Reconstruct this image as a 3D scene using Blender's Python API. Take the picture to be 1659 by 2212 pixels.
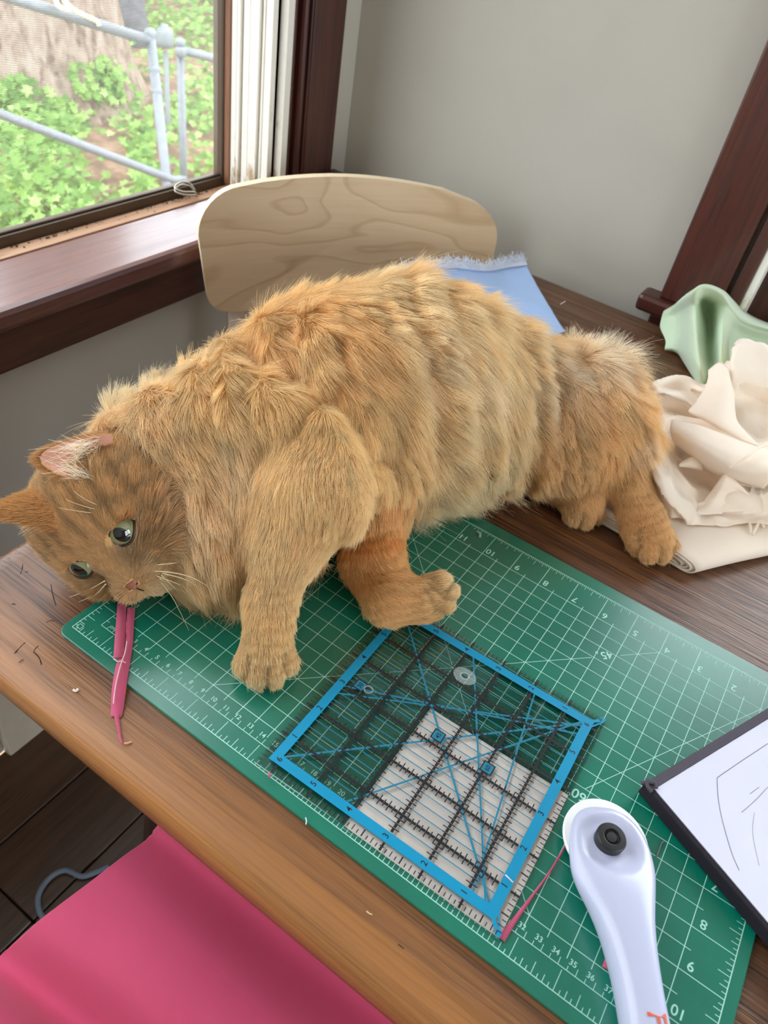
import bpy, math, random
import numpy as np
from mathutils import Vector, Matrix, kdtree

random.seed(7)
rng = np.random.default_rng(7)
SC = bpy.context.scene
COL = SC.collection
for o in list(bpy.data.objects):
    bpy.data.objects.remove(o)

# ------------------------------------------------------------------ camera
T = 0.745                       # height of the cutting mat's top face above the floor
TT = T - 0.003                  # height of the table top
INCH = 0.0254
W, H, F = 1659, 2212, 1618.4
CAM = np.array([0.30010819, -0.18208795, 0.41440671])        # relative to the mat's printed corner
RV = np.array([2.17215944, 0.743813898, -0.136381011])
_t = np.linalg.norm(RV); _k = RV / _t
_K = np.array([[0, -_k[2], _k[1]], [_k[2], 0, -_k[0]], [-_k[1], _k[0], 0]])
ROT = np.eye(3) + math.sin(_t) * _K + (1 - math.cos(_t)) * _K @ _K   # rows: right, down, forward
cam_data = bpy.data.cameras.new('camera')
cam_data.sensor_fit = 'VERTICAL'
cam_data.sensor_height = 36.0
cam_data.lens = F / H * 36.0
cam_data.clip_start = 0.02
cam_data.dof.use_dof = True
cam_data.dof.focus_distance = 0.50
cam_data.dof.aperture_fstop = 13.0
camera = bpy.data.objects.new('camera', cam_data)
COL.objects.link(camera)
_m = Matrix([list(ROT[0]), list(-ROT[1]), list(-ROT[2])]).transposed().to_4x4()
_m.translation = Vector((CAM[0], CAM[1], CAM[2] + T))
camera.matrix_world = _m
SC.camera = camera

# ------------------------------------------------------------------ light and exposure
SC.view_settings.view_transform = 'Standard'
SC.view_settings.look = 'None'
SC.view_settings.gamma = 1.0
SC.view_settings.use_curve_mapping = False
SC.view_settings.exposure = -0.06
SC.cycles.diffuse_bounces = 8
SC.cycles.transparent_max_bounces = 16
world = bpy.data.worlds.new('overcast_sky')
SC.world = world
world.use_nodes = True
_bg = world.node_tree.nodes['Background']
_bg.inputs['Color'].default_value = (0.88, 0.95, 1.0, 1)
_bg.inputs['Strength'].default_value = 8.0


def portal(name, loc, rot, sx, sy):
    l = bpy.data.lights.new(name, 'AREA')
    l.shape = 'RECTANGLE'; l.size = sx; l.size_y = sy
    l.cycles.is_portal = True
    o = bpy.data.objects.new(name, l)
    o.location = loc; o.rotation_euler = rot
    COL.objects.link(o)


# sky light enters the room through its windows
portal('window_portal', (-0.60, 0.0, T + 0.70), (0, math.radians(-90), 0), 1.5, 1.45)
portal('window_portal', (0.98, 1.02, T + 0.52), (math.radians(-90), 0, 0), 1.5, 1.05)


# ------------------------------------------------------------------ helpers
def ray(x, y):
    return ROT.T @ np.array([(x - W / 2) / F, (y - H / 2) / F, 1.0])


def at(x, y, h=0.0):
    """Point at height h above the mat on the sight line of a place measured in the photograph."""
    d = ray(x, y)
    p = CAM + d * (h - CAM[2]) / d[2]
    return np.array([p[0], p[1], p[2] + T])


def atd(x, y, dist):
    d = ray(x, y)
    p = CAM + d * dist
    return np.array([p[0], p[1], p[2] + T])


class MB:
    def __init__(s):
        s.v = []; s.f = []; s.m = []

    def add(s, verts, faces, m=0):
        b = len(s.v)
        s.v.extend([tuple(float(c) for c in v) for v in verts])
        s.f.extend([tuple(b + i for i in f) for f in faces])
        s.m.extend([m] * len(faces))

    def box(s, x0, x1, y0, y1, z0, z1, m=0):
        s.add([(x0, y0, z0), (x1, y0, z0), (x1, y1, z0), (x0, y1, z0), (x0, y0, z1), (x1, y0, z1), (x1, y1, z1), (x0, y1, z1)],
              [(3, 2, 1, 0), (4, 5, 6, 7), (0, 1, 5, 4), (1, 2, 6, 5), (2, 3, 7, 6), (3, 0, 4, 7)], m)

    def rings(s, rings, m=0, close=True, cap=True):
        n = len(rings[0]); vs = [p for r in rings for p in r]; fs = []
        for i in range(len(rings) - 1):
            for j in range(n if close else n - 1):
                k = (j + 1) % n
                fs.append((i * n + j, i * n + k, (i + 1) * n + k, (i + 1) * n + j))
        if cap and close:
            fs.append(tuple(range(n - 1, -1, -1)))
            b = (len(rings) - 1) * n
            fs.append(tuple(range(b, b + n)))
        s.add(vs, fs, m)

    def tube(s, path, rad, n=10, m=0):
        P = [np.array(p, float) for p in path]
        if not hasattr(rad, '__len__'):
            rad = [rad] * len(P)
        up = np.array([0, 0, 1.0]); rs = []
        t0 = P[1] - P[0]; t0 /= np.linalg.norm(t0)
        if abs(t0 @ up) > .9:
            up = np.array([1.0, 0, 0])
        a = np.cross(t0, up); a /= np.linalg.norm(a)
        for i, p in enumerate(P):
            t = P[min(i + 1, len(P) - 1)] - P[max(i - 1, 0)]
            t /= np.linalg.norm(t) + 1e-12
            a = a - (a @ t) * t; a /= np.linalg.norm(a)
            b = np.cross(t, a)
            rs.append([p + rad[i] * (math.cos(q) * a + math.sin(q) * b) for q in np.linspace(0, 2 * math.pi, n, endpoint=False)])
        s.rings(rs, m)

    def lathe(s, prof, c, n=32, m=0):
        s.rings([[(c[0] + r * math.cos(q), c[1] + r * math.sin(q), c[2] + z) for q in np.linspace(0, 2 * math.pi, n, endpoint=False)] for r, z in prof], m)

    def strip(s, p, q, w, z, m=0):
        """A flat printed line from p to q, w wide, at height z."""
        p = np.array(p[:2], float); q = np.array(q[:2], float)
        d = q - p; L = np.linalg.norm(d)
        n = np.array([-d[1], d[0]]) / L * w / 2
        z += (len(s.f) % 50) * 2e-7        # crossing prints never share one plane
        s.add([(*(p + n), z), (*(p - n), z), (*(q - n), z), (*(q + n), z)], [(0, 1, 2, 3)], m)

    def build(s, name, mats, parent=None, smooth=False):
        me = bpy.data.meshes.new(name)
        me.from_pydata(s.v, [], s.f)
        for mm in (mats if isinstance(mats, (list, tuple)) else [mats]):
            me.materials.append(mm)
        if len(me.polygons) == len(s.m):
            me.polygons.foreach_set('material_index', s.m)
        if smooth:
            me.polygons.foreach_set('use_smooth', [True] * len(me.polygons))
        me.update()
        return link(name, me, parent)


def link(name, data, parent=None):
    o = bpy.data.objects.new(name, data)
    COL.objects.link(o)
    if parent is not None:
        o.parent = parent
    return o


def empty(name, loc=(0, 0, 0)):
    o = link(name, None); o.location = loc
    return o


def tag(o, label=None, cat=None, group=None, kind=None):
    if label: o['label'] = label
    if cat: o['category'] = cat
    if group: o['group'] = group
    if kind: o['kind'] = kind
    return o


def keep(child, root):
    """Parent a mesh built in world coordinates to a root that stands elsewhere."""
    child.parent = root
    child.matrix_parent_inverse = Matrix.Translation(-Vector(root.location))
    return child


def bevel(o, w, seg=2, angle=35):
    b = o.modifiers.new('bevel', 'BEVEL'); b.width = w; b.segments = seg; b.limit_method = 'ANGLE'; b.angle_limit = math.radians(angle)
    return o


def solid(o, t, off=-1):
    m = o.modifiers.new('thickness', 'SOLIDIFY'); m.thickness = t; m.offset = off
    return o


def catmull(P, n):
    """Dense points on a Catmull-Rom curve through P (rows)."""
    P = np.array(P, float); k = len(P)
    u = np.linspace(0, k - 1, n); i = np.clip(u.astype(int), 0, k - 2); t = (u - i)[:, None]
    p0 = P[np.clip(i - 1, 0, k - 1)]; p1 = P[i]; p2 = P[i + 1]; p3 = P[np.clip(i + 2, 0, k - 1)]
    return .5 * (2 * p1 + (p2 - p0) * t + (2 * p0 - 5 * p1 + 4 * p2 - p3) * t ** 2 + (3 * p1 - p0 - 3 * p2 + p3) * t ** 3)


def patch(rows, nu, nv):
    """Smooth surface through a grid of control points; returns an (nu, nv, 3) array."""
    A = np.array([catmull(r, nv) for r in rows])
    return np.stack([catmull(A[:, j], nu) for j in range(nv)], 1)


def grid_faces(nu, nv):
    return [(i * nv + j, i * nv + j + 1, (i + 1) * nv + j + 1, (i + 1) * nv + j) for i in range(nu - 1) for j in range(nv - 1)]


def vnoise(P, scale, seed=0, octaves=1):
    """Smooth value noise in -1..1 at points P (n, 3)."""
    out = np.zeros(len(P)); amp = 1.0; tot = 0
    for o in range(octaves):
        q = P * scale * (2 ** o) + 31.7 * (seed + o)
        i = np.floor(q).astype(np.int64); f = q - i; f = f * f * (3 - 2 * f)
        def h(a, b, c):
            n = (a * 73856093) ^ (b * 19349663) ^ (c * 83492791) ^ ((seed + o) * 2654435761)
            n = (n ^ (n >> 13)) * 1274126177
            return ((n ^ (n >> 16)) & 0xffff) / 32767.5 - 1
        r = 0
        for dx in (0, 1):
            for dy in (0, 1):
                for dz in (0, 1):
                    w = (f[:, 0] if dx else 1 - f[:, 0]) * (f[:, 1] if dy else 1 - f[:, 1]) * (f[:, 2] if dz else 1 - f[:, 2])
                    r = r + w * h(i[:, 0] + dx, i[:, 1] + dy, i[:, 2] + dz)
        out += amp * r; tot += amp; amp *= .5
    return out / tot


# ------------------------------------------------------------------ materials
def srgb(r, g, b):
    f = lambda c: (c / 255) / 12.92 if c <= 10 else (((c / 255) + .055) / 1.055) ** 2.4
    return (f(r), f(g), f(b), 1)


class Mat:
    def __init__(s, name, color=(.5, .5, .5, 1), rough=.5, spec=.5, coat=0, metal=0):
        s.m = bpy.data.materials.new(name); s.m.use_nodes = True
        s.t = s.m.node_tree; s.p = s.t.nodes['Principled BSDF']
        s.set('Base Color', color); s.set('Roughness', rough); s.set('Specular IOR Level', spec)
        s.set('Coat Weight', coat); s.set('Metallic', metal)

    def set(s, k, v):
        if hasattr(v, 'is_linked') or hasattr(v, 'links'):
            s.t.links.new(v, s.p.inputs[k])
        else:
            s.p.inputs[k].default_value = (*v, 1) if k == 'Base Color' and len(v) == 3 else v
        return s

    def node(s, typ, ins=None, **kw):
        n = s.t.nodes.new(typ)
        for k, v in kw.items(): setattr(n, k, v)
        for k, v in (ins or {}).items():
            if hasattr(v, 'links'): s.t.links.new(v, n.inputs[k])
            else: n.inputs[k].default_value = v
        return n

    def coord(s, scale=(1, 1, 1), kind='Object', rot=(0, 0, 0)):
        c = s.node('ShaderNodeTexCoord')
        return s.node('ShaderNodeMapping', {'Vector': c.outputs[kind], 'Scale': scale, 'Rotation': rot}).outputs[0]

    def noise(s, vec, scale=5, detail=4, rough=.55, dist=0):
        return s.node('ShaderNodeTexNoise', {'Vector': vec, 'Scale': scale, 'Detail': detail, 'Roughness': rough, 'Distortion': dist}).outputs['Fac']

    def ramp(s, fac, stops):
        n = s.node('ShaderNodeValToRGB', {'Fac': fac}); e = n.color_ramp.elements
        while len(e) < len(stops): e.new(.5)
        for q, (p, c) in zip(e, stops):
            q.position = p; q.color = c if len(c) == 4 else (*c, 1)
        return n.outputs['Color']

    def mix(s, fac, a, b, mode='MIX'):
        n = s.node('ShaderNodeMix', data_type='RGBA', blend_type=mode)
        for k, v in ((0, fac), (6, a), (7, b)):
            if hasattr(v, 'links'): s.t.links.new(v, n.inputs[k])
            elif k and len(v) == 3: n.inputs[k].default_value = (*v, 1)
            else: n.inputs[k].default_value = v
        return n.outputs[2]

    def math(s, op, a, b=0.0):
        n = s.node('ShaderNodeMath', operation=op)
        for k, v in ((0, a), (1, b)):
            if hasattr(v, 'links'): s.t.links.new(v, n.inputs[k])
            else: n.inputs[k].default_value = v
        return n.outputs[0]

    def bump(s, h, dist=.001, strength=1.0):
        s.set('Normal', s.node('ShaderNodeBump', {'Height': h, 'Distance': dist, 'Strength': strength}).outputs[0])
        return s


def plain(name, c, rough=.5, spec=.5, coat=0, metal=0, var=.06, vs=30):
    """One colour with a faint procedural unevenness."""
    M = Mat(name, c, rough, spec, coat, metal)
    n = M.noise(M.coord(), vs, 3)
    d = tuple(x * (1 - var) for x in c[:3]) + (1,); l = tuple(min(1, x * (1 + var)) for x in c[:3]) + (1,)
    M.set('Base Color', M.ramp(n, [(.3, d), (.7, l)]))
    return M.m


def wood(name, dark, mid, light, axis=0, scale=1.0, rough=.35, coat=.0, pore=.5, bumpd=.0002, spec=.5):
    """Grain running along one axis: long soft bands, fine pores and streaks."""
    M = Mat(name, mid, rough, spec, coat)
    s1 = [9 * scale] * 3; s1[axis] = .9 * scale
    s2 = [120 * scale] * 3; s2[axis] = 5 * scale
    s3 = [420 * scale] * 3; s3[axis] = 16 * scale
    a = M.noise(M.coord(s1), 1.6, 6, .6, 1.2)
    b = M.noise(M.coord(s2), 1.0, 4, .6, .4)
    c = M.noise(M.coord(s3), 1.0, 3, .6)
    band = M.ramp(a, [(.25, dark), (.5, mid), (.75, light)])
    st = M.ramp(b, [(.36, (0, 0, 0)), (.62, (1, 1, 1))])
    col = M.mix(.45, band, M.mix(st, dark, light))
    po = M.ramp(c, [(.33, (1 - pore, 1 - pore, 1 - pore)), (.46, (1, 1, 1))])
    col = M.mix(1.0, col, po, 'MULTIPLY')
    M.set('Base Color', col)
    M.set('Roughness', M.ramp(b, [(.3, (rough + .12,) * 3), (.7, (rough - .05,) * 3)]))
    M.bump(c, bumpd)
    return M


def fabric(name, c, rough=.9, weave=2200, trans=0.0, var=.05, sheen=.25):
    M = Mat(name, c, rough, .2)
    v = M.coord()
    n = M.noise(v, 18, 3)
    d = tuple(x * (1 - var) for x in c[:3]) + (1,); l = tuple(min(1, x * (1 + var)) for x in c[:3]) + (1,)
    M.set('Base Color', M.ramp(n, [(.3, d), (.7, l)]))
    M.set('Sheen Weight', sheen)
    w = M.node('ShaderNodeTexVoronoi', {'Vector': v, 'Scale': weave}).outputs[0]
    M.bump(w, .0001, .35)
    if trans:
        tr = M.node('ShaderNodeBsdfTranslucent', {'Color': l})
        mx = M.node('ShaderNodeMixShader', {0: trans, 1: M.p.outputs[0], 2: tr.outputs[0]})
        M.t.links.new(mx.outputs[0], M.t.nodes['Material Output'].inputs[0])
    return M.m


def text_mesh(strings):
    """Flat glyph outlines. strings: (text, centre (x, y, z), height, rotation about z) -> verts, faces."""
    V = []; Fc = []
    cache = {}
    dg = bpy.context.evaluated_depsgraph_get()
    for s, c, h, r in strings:
        if s not in cache:
            cu = bpy.data.curves.new('glyphs', 'FONT'); cu.body = s; cu.resolution_u = 4
            cu.align_x = 'CENTER'; cu.offset = .012
            ob = bpy.data.objects.new('glyphs', cu); COL.objects.link(ob)
            bpy.context.view_layer.update()
            me = ob.evaluated_get(bpy.context.evaluated_depsgraph_get()).to_mesh()
            v = np.array([p.co for p in me.vertices])
            cache[s] = (v, [tuple(p.vertices) for p in me.polygons])
            ob.evaluated_get(bpy.context.evaluated_depsgraph_get()).to_mesh_clear()
            bpy.data.objects.remove(ob)
        v, fs = cache[s]
        lo = v.min(0); hi = v.max(0)
        q = (v - (lo + hi) / 2)[:, :2] * h / (hi[1] - lo[1])
        cs, sn = math.cos(r), math.sin(r)
        b = len(V)
        V.extend([(c[0] + cs * x - sn * y, c[1] + sn * x + cs * y, c[2]) for x, y in q])
        Fc.extend([tuple(b + i for i in f) for f in fs])
    return V, Fc
# ------------------------------------------------------------------ the room
M_wall = plain('painted_plaster', srgb(178, 173, 162), .75, .25, var=.025, vs=9)
M_ceil = plain('ceiling_paint', srgb(228, 226, 220), .85, .2, var=.02, vs=8)
M_mahog = wood('mahogany', (.030, .008, .006), (.062, .016, .011), (.105, .028, .018), 2, .8, .32, .15, .3).m
M_mahog_x = wood('mahogany_crosswise', (.030, .008, .006), (.062, .016, .011), (.105, .028, .018), 0, .8, .32, .15, .3).m
M_stool = wood('mahogany_sill', (.105, .034, .030), (.150, .050, .044), (.195, .072, .060), 1, .8, .30, 1.0, .3).m
_st = M_stool.node_tree.nodes['Principled BSDF'].inputs['Coat Roughness']; _st.default_value = .16
M_apron = wood('mahogany_apron', (.034, .009, .007), (.070, .018, .013), (.115, .030, .020), 1, .8, .3, .2, .3).m
M_raw = wood('bare_sill_wood', (.33, .17, .09), (.46, .26, .15), (.56, .35, .22), 1, 1, .7, 0, .3).m
M_white = Mat('flaking_white_paint', srgb(232, 229, 219), .5, .4)
_n = M_white.noise(M_white.coord((1, 1, .35)), 60, 5, .65)
_h = M_white.node('ShaderNodeSeparateXYZ', {'Vector': M_white.node('ShaderNodeTexCoord').outputs['Object']}).outputs[2]
_low = M_white.math('MULTIPLY', M_white.math('SUBTRACT', T + .10, _h), 1.6)
M_white.set('Base Color', M_white.mix(M_white.ramp(M_white.math('ADD', _n, _low), [(.60, (0, 0, 0)), (.72, (1, 1, 1))]), srgb(232, 229, 219), srgb(176, 150, 112)))
M_white = M_white.m
M_strip = wood('brown_jamb_strip', (.16, .065, .03), (.22, .095, .045), (.28, .13, .065), 2, 1, .5, 0, .3).m
M_red = wood('reddish_stop', (.075, .026, .016), (.125, .045, .028), (.17, .066, .042), 2, 1, .4, .1, .3).m
M_bronze = plain('bronze_screen_frame', srgb(86, 72, 58), .45, .5, metal=.4)
M_base = plain('baseboard_paint', srgb(214, 203, 184), .5, .4, var=.04)

wm = MB()
wm.box(-.517, -.42, -2.2, .875, 0, T - .03)
wm.box(-.517, -.42, -2.2, -.85, T - .03, 2.5)
wm.box(-.517, -.42, .70, 1.035, T - .03, 2.5)
wm.box(-.517, -.42, -.85, .70, T + 1.38, 2.5)
tag(wm.build('wall_left', M_wall), 'pale warm grey wall with the screened window', kind='structure')
wm = MB()
wm.box(-.42, 3.0, .875, 1.035, 0, T - .03)
wm.box(-.42, .235, .875, 1.035, T - .03, 2.5)
wm.box(1.80, 3.0, .875, 1.035, T - .03, 2.5)
wm.box(.235, 1.80, .875, 1.035, T + 1.02, 2.5)
tag(wm.build('wall_back', M_wall), 'pale warm grey wall behind the chair', kind='structure')
wm = MB(); wm.box(3.0, 3.15, -2.2, 1.035, 0, .12); wm.box(3.0, 3.15, -2.2, -1.2, .12, 2.5); wm.box(3.0, 3.15, .6, 1.035, .12, 2.5); wm.box(3.0, 3.15, -1.2, .6, 2.1, 2.5)
tag(wm.build('wall_right', M_wall), kind='structure')
w3 = tag(empty('added_fill_window', (3.0, -.3, .12)), kind='structure')  # unseen opening, added to bring fill light in from the right
b = MB()
for y0, y1, z0, z1 in ((-1.28, -1.18, .1, 2.18), (.58, .68, .1, 2.18), (-.33, -.27, .12, 2.1), (-1.18, .58, 2.08, 2.18), (-1.18, .58, .1, .2)): b.box(2.975, 3.04, y0, y1, z0, z1)
keep(b.build('added_window_frame', M_mahog), w3)
wm = MB()
wm.box(-.58, 3.15, -2.35, -2.2, 0, 2.5)
tag(wm.build('wall_front', M_wall), kind='structure')
wm = MB(); wm.box(-.58, 3.15, -2.35, 1.035, 2.5, 2.6)
tag(wm.build('ceiling', M_ceil), kind='structure')

portal('window_portal', (3.12, -.3, 1.11), (0, math.radians(90), 0), 2.0, 1.9)  # sky portal of the added right-hand opening

# floor: dark boards running towards the back wall
M_floor = wood('dark_floor_boards', (.045, .022, .011), (.08, .040, .020), (.12, .060, .030), 1, .7, .34, .1, .4, .0003)
_oi = M_floor.node('ShaderNodeObjectInfo').outputs['Random']
_b = M_floor.p.inputs['Base Color'].links[0].from_socket
M_floor.set('Base Color', M_floor.mix(1, _b, M_floor.ramp(_oi, [(0, (.72, .72, .72)), (1, (1.2, 1.15, 1.1))]), 'MULTIPLY'))
M_gap = plain('floor_gap', (.008, .006, .005, 1), .9)
fl = MB(); fl.box(-.42, 3.0, -2.2, .875, -.06, -.012)
floor = tag(fl.build('floor', M_gap), 'dark brown board floor', kind='structure')


def plank(x, w, y0, y1):
    b = MB(); b.box(x + .0012, x + w - .0012, y0 + .0012, y1 - .0012, -.012, 0)
    bevel(b.build('plank', M_floor.m, floor), .0015, 1)


xs = np.arange(-.42, 3.0, .122)
for i, x in enumerate(xs):
    joints = [-2.2] + [v for v in ((-.9, -.034, .7) if i in (1, 2) else (-1.5 + .37 * (i % 3), .35 + .13 * (i % 4))) if v < .875] + [.875]
    for a, b in zip(joints[:-1], joints[1:]):
        plank(x, min(.122, 3.0 - x), a, b)

bb = MB(); bb.box(-.42, -.402, .098, .875, 0, .17); bb.box(-.42, -.408, .098, .875, .17, .185)
tag(bevel(bb.build('baseboard_left', M_base), .004, 2), 'cream painted baseboard', kind='structure')
bb = MB(); bb.box(-.42, 3.0, .857, .875, 0, .17); bb.box(-.42, 3.0, .863, .875, .17, .185)
tag(bevel(bb.build('baseboard_back', M_base), .004, 2), kind='structure')

# ------------------------------------------------------------------ window in the left wall
w1 = tag(empty('window_1', (-.42, .0, T)), 'screened window in dark mahogany trim', kind='structure')
S = T + .003


def wpart(mb, name, m, w=.002, root=None, smooth=False):
    o = mb.build(name, m, None, smooth); keep(o, root or w1)
    if w: bevel(o, w, 2)
    return o


b = MB(); b.box(-.470, -.370, -1.05, .845, S - .026, S)
wpart(b, 'window_stool', M_stool, .007)
b = MB(); b.box(-.42, -.366, .788, .846, S - .010, T + .018)
wpart(b, 'stool_end', M_mahog, .004)
b = MB(); b.box(-.42, -.386, -.98, .82, S - .082, S - .026)
wpart(b, 'window_apron', M_apron, .004)
b = MB(); b.box(-.492, -.470, -.85, .70, S - .03, S - .001)
wpart(b, 'bare_wood_strip', M_raw, .001)
# jamb: white channels for the sashes, brown strip, dark frame of the insect screen
b = MB(); b.box(-.517, -.40, .688, .70, S - .02, T + 1.38)
wpart(b, 'jamb_back', M_white, 0)
for x0, x1, y in ((-.4835, -.474, .676), (-.471, -.466, .673), (-.463, -.452, .676), (-.449, -.434, .673), (-.431, -.427, .676), (-.424, -.4125, .674)):
    b = MB(); b.box(x0, x1, y, .69, S, T + 1.38)
    wpart(b, 'sash_channel', M_white, .001)
b = MB(); b.box(-.494, -.4835, .674, .69, S, T + 1.38)
wpart(b, 'jamb_strip', M_strip, .001)
b = MB(); b.box(-.512, -.494, .671, .69, S - .006, T + 1.38)
wpart(b, 'screen_stile', M_bronze, .002)
b = MB(); b.box(-.512, -.494, -.85, .671, S - .006, S + .011); b.box(-.508, -.498, -.85, .671, S + .011, S + .014)
wpart(b, 'screen_rail', M_bronze, .002)
# casing: stop, two reeds, wide flat board
for y0, y1, x1, rr in ((.681, .698, -.4125, 0), (.703, .715, -.404, 1), (.722, .733, -.400, 1), (.738, .742, -.401, 0), (.742, .812, -.400, 0)):
    b = MB(); b.box(-.42, x1, y0, y1, S, T + 1.45)
    wpart(b, 'casing_reed' if rr else 'casing_board', M_mahog if y0 > .69 else M_red, .005 if rr else .002)
b = MB(); b.box(-.42, -.4165, .685, .745, S, T + 1.45)
wpart(b, 'casing_groove', M_mahog, 0)
b = MB(); b.box(-.42, -.40, -1.0, .84, T + 1.36, T + 1.48)
wpart(b, 'head_casing', M_mahog, .002)
b = MB(); b.box(-.42, -.40, -1.0, -.85, S, T + 1.36)
wpart(b, 'casing_board', M_mahog, .002)

# insect screen: fine woven wire
MS = Mat('insect_screen', srgb(186, 186, 182), .6, .3)
_v = MS.coord((1 / .0016,) * 3)
_x = MS.node('ShaderNodeSeparateXYZ', {'Vector': _v})
_fa = MS.math('LESS_THAN', MS.math('FRACT', _x.outputs[1]), .28)
_fb = MS.math('LESS_THAN', MS.math('FRACT', _x.outputs[2]), .28)
_fac = MS.math('MAXIMUM', _fa, _fb)
_tr = MS.node('ShaderNodeBsdfTransparent')
_mx = MS.node('ShaderNodeMixShader', {0: _fac, 1: _tr.outputs[0], 2: MS.p.outputs[0]})
MS.t.links.new(_mx.outputs[0], MS.t.nodes['Material Output'].inputs[0])
b = MB(); b.add([(-.503, -.85, S + .012), (-.503, .671, S + .012), (-.503, .671, T + 1.38), (-.503, -.85, T + 1.38)], [(0, 1, 2, 3)])
wpart(b, 'insect_screen', MS.m, 0)

# wire lift loop on the screen rail
M_wire = plain('bright_wire', srgb(196, 190, 178), .3, .5, metal=.8)
c0 = at(404, 420, .006)
b = MB()
for dz in (0, .004):
    p = [c0 + np.array(v) for v in ((.004, .012, dz), (-.004, .010, .008 + dz), (-.008, -.004, .011 + dz), (-.003, -.020, .008 + dz), (.006, -.012, .004 + dz), (.010, .006, .001 + dz), (.010, .010, -.002))]
    b.tube(catmull(p, 28), .0011, 8)
wpart(b, 'wire_loop', M_wire, 0, smooth=True)
# old leaf litter and grit along the rail
b = MB()
for i in range(260):
    y = rng.uniform(-.1, .66); x = -.492 + abs(rng.normal(0, .006)); r = rng.uniform(.0006, .0022)
    q = rng.normal(0, 1, (4, 3)) * r; q[:, 2] = abs(q[:, 2]) * .6
    b.add(q + np.array([x, y, S - .0008]), [(0, 1, 2), (0, 2, 3), (0, 3, 1), (1, 3, 2)])
tag(wpart(b, 'sill_grit', plain('grit', srgb(58, 46, 36), .9, var=.5, vs=400), 0), kind='stuff')

# ------------------------------------------------------------------ window in the back wall
w2 = tag(empty('window_2', (.6, .875, T)), 'dark mahogany window at the right edge', kind='structure')
B = T + .012
for x0, x1, y0, m, w in ((.130, .206, .853, M_mahog, .003), (.206, .211, .866, M_mahog, 0), (.211, .228, .858, M_mahog, .003), (.228, .2375, .862, M_white, .001), (1.80, 1.878, .853, M_mahog, .003)):
    b = MB(); b.box(x0, x1, y0, .90 if x0 > .2 and x0 < 1.5 else .875, B, T + 1.1)
    wpart(b, 'casing_board' if m is not M_white else 'sash_cord_strip', m, w, w2)
b = MB(); b.box(.130, 1.878, .853, .875, T + 1.0, T + 1.12); wpart(b, 'head_casing', M_mahog_x, .003, w2)
b = MB(); b.box(.105, 1.90, .842, .93, B - .024, B); wpart(b, 'window_stool', M_mahog_x, .006, w2)
b = MB(); b.box(.128, 1.88, .853, .875, B - .11, B - .024); wpart(b, 'window_apron', M_mahog_x, .003, w2)
b = MB(); b.box(.2375, 1.80, .99, 1.06, B - .03, B + .01); wpart(b, 'outer_sill', M_mahog_x, .003, w2)
b = MB(); b.box(.2375, .29, .90, .935, B, T + .78); b.box(1.75, 1.80, .90, .935, B, T + .78); b.box(.29, 1.75, .90, .935, B, B + .075); b.box(.29, 1.75, .90, .935, T + .74, T + .78)
wpart(b, 'lower_sash', M_mahog, .003, w2)
b = MB(); b.box(.2375, .29, .94, .975, T + .74, T + 1.02); b.box(1.75, 1.80, .94, .975, T + .74, T + 1.02); b.box(.29, 1.75, .94, .975, T + .74, T + .78); b.box(.29, 1.75, .94, .975, T + .97, T + 1.02)
wpart(b, 'upper_sash', M_mahog, .003, w2)
MG = Mat('window_glass', (1, 1, 1, 1), 0, .5)
_tr = MG.node('ShaderNodeBsdfTransparent'); _gl = MG.node('ShaderNodeBsdfGlossy', {'Roughness': 0.0})
_fr = MG.node('ShaderNodeFresnel', {'IOR': 1.45})
_mx = MG.node('ShaderNodeMixShader', {0: _fr.outputs[0], 1: _tr.outputs[0], 2: _gl.outputs[0]})
MG.t.links.new(_mx.outputs[0], MG.t.nodes['Material Output'].inputs[0])
for y, z0, z1 in ((.917, B + .075, T + .74), (.957, T + .78, T + .97)):
    b = MB(); b.box(.29, 1.75, y, y + .003, z0, z1); wpart(b, 'window_pane', MG.m, 0, w2)

# ------------------------------------------------------------------ outdoors, beyond the screen
GZ = -.36
M_soil = Mat('leaf_mould_ground', (.2, .12, .08, 1), .95)
_n = M_soil.noise(M_soil.coord(), 9, 6, .7)
M_soil.set('Base Color', M_soil.ramp(_n, [(.3, (.07, .055, .035)), (.5, (.22, .13, .08)), (.68, (.42, .28, .19))]))
nu, nv = 60, 60
gx, gy = np.meshgrid(np.linspace(-14, -.62, nu), np.linspace(-6, 16, nv), indexing='ij')


def ground_z(x, y):
    d = np.hypot(x - .3, y + .18)
    return GZ + .05 * np.sin(x * 1.7) * np.cos(y * 1.3) + np.clip(d - 5.2, 0, 9) * .10


gz = ground_z(gx, gy)
b = MB(); b.add(np.stack([gx, gy, gz], -1).reshape(-1, 3), grid_faces(nu, nv))
tag(b.build('ground', M_soil.m, None, True), 'bank of leaf mould outside the window', kind='structure')

# bark-covered trunk
M_bark = Mat('ridged_bark', (.3, .22, .16, 1), .95, .1)
_a = M_bark.noise(M_bark.coord((1, 1, .22)), 22, 5, .6, .8)
M_bark.set('Base Color', M_bark.ramp(_a, [(.34, (.11, .075, .055)), (.48, (.28, .21, .165)), (.66, (.42, .33, .27))]))
tc = atd(70, 150, 4.75)
n1, n2 = 150, 260
th = np.linspace(0, 2 * math.pi, n1, endpoint=False); zz = np.linspace(GZ - .1, 5.0, n2)
TH, ZZ = np.meshgrid(th, zz)
q = np.stack([np.cos(TH) * .55, np.sin(TH) * .55, ZZ * .22], -1).reshape(-1, 3)
rid = np.abs(vnoise(q, 9, 3, 3)) ** .7
R0 = .47 + .25 * np.exp(-(ZZ - GZ) / .35) + (.045 * rid + .02 * vnoise(q, 3, 8)).reshape(ZZ.shape)
V = np.stack([tc[0] + np.cos(TH) * R0, tc[1] + np.sin(TH) * R0, ZZ], -1)
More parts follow.
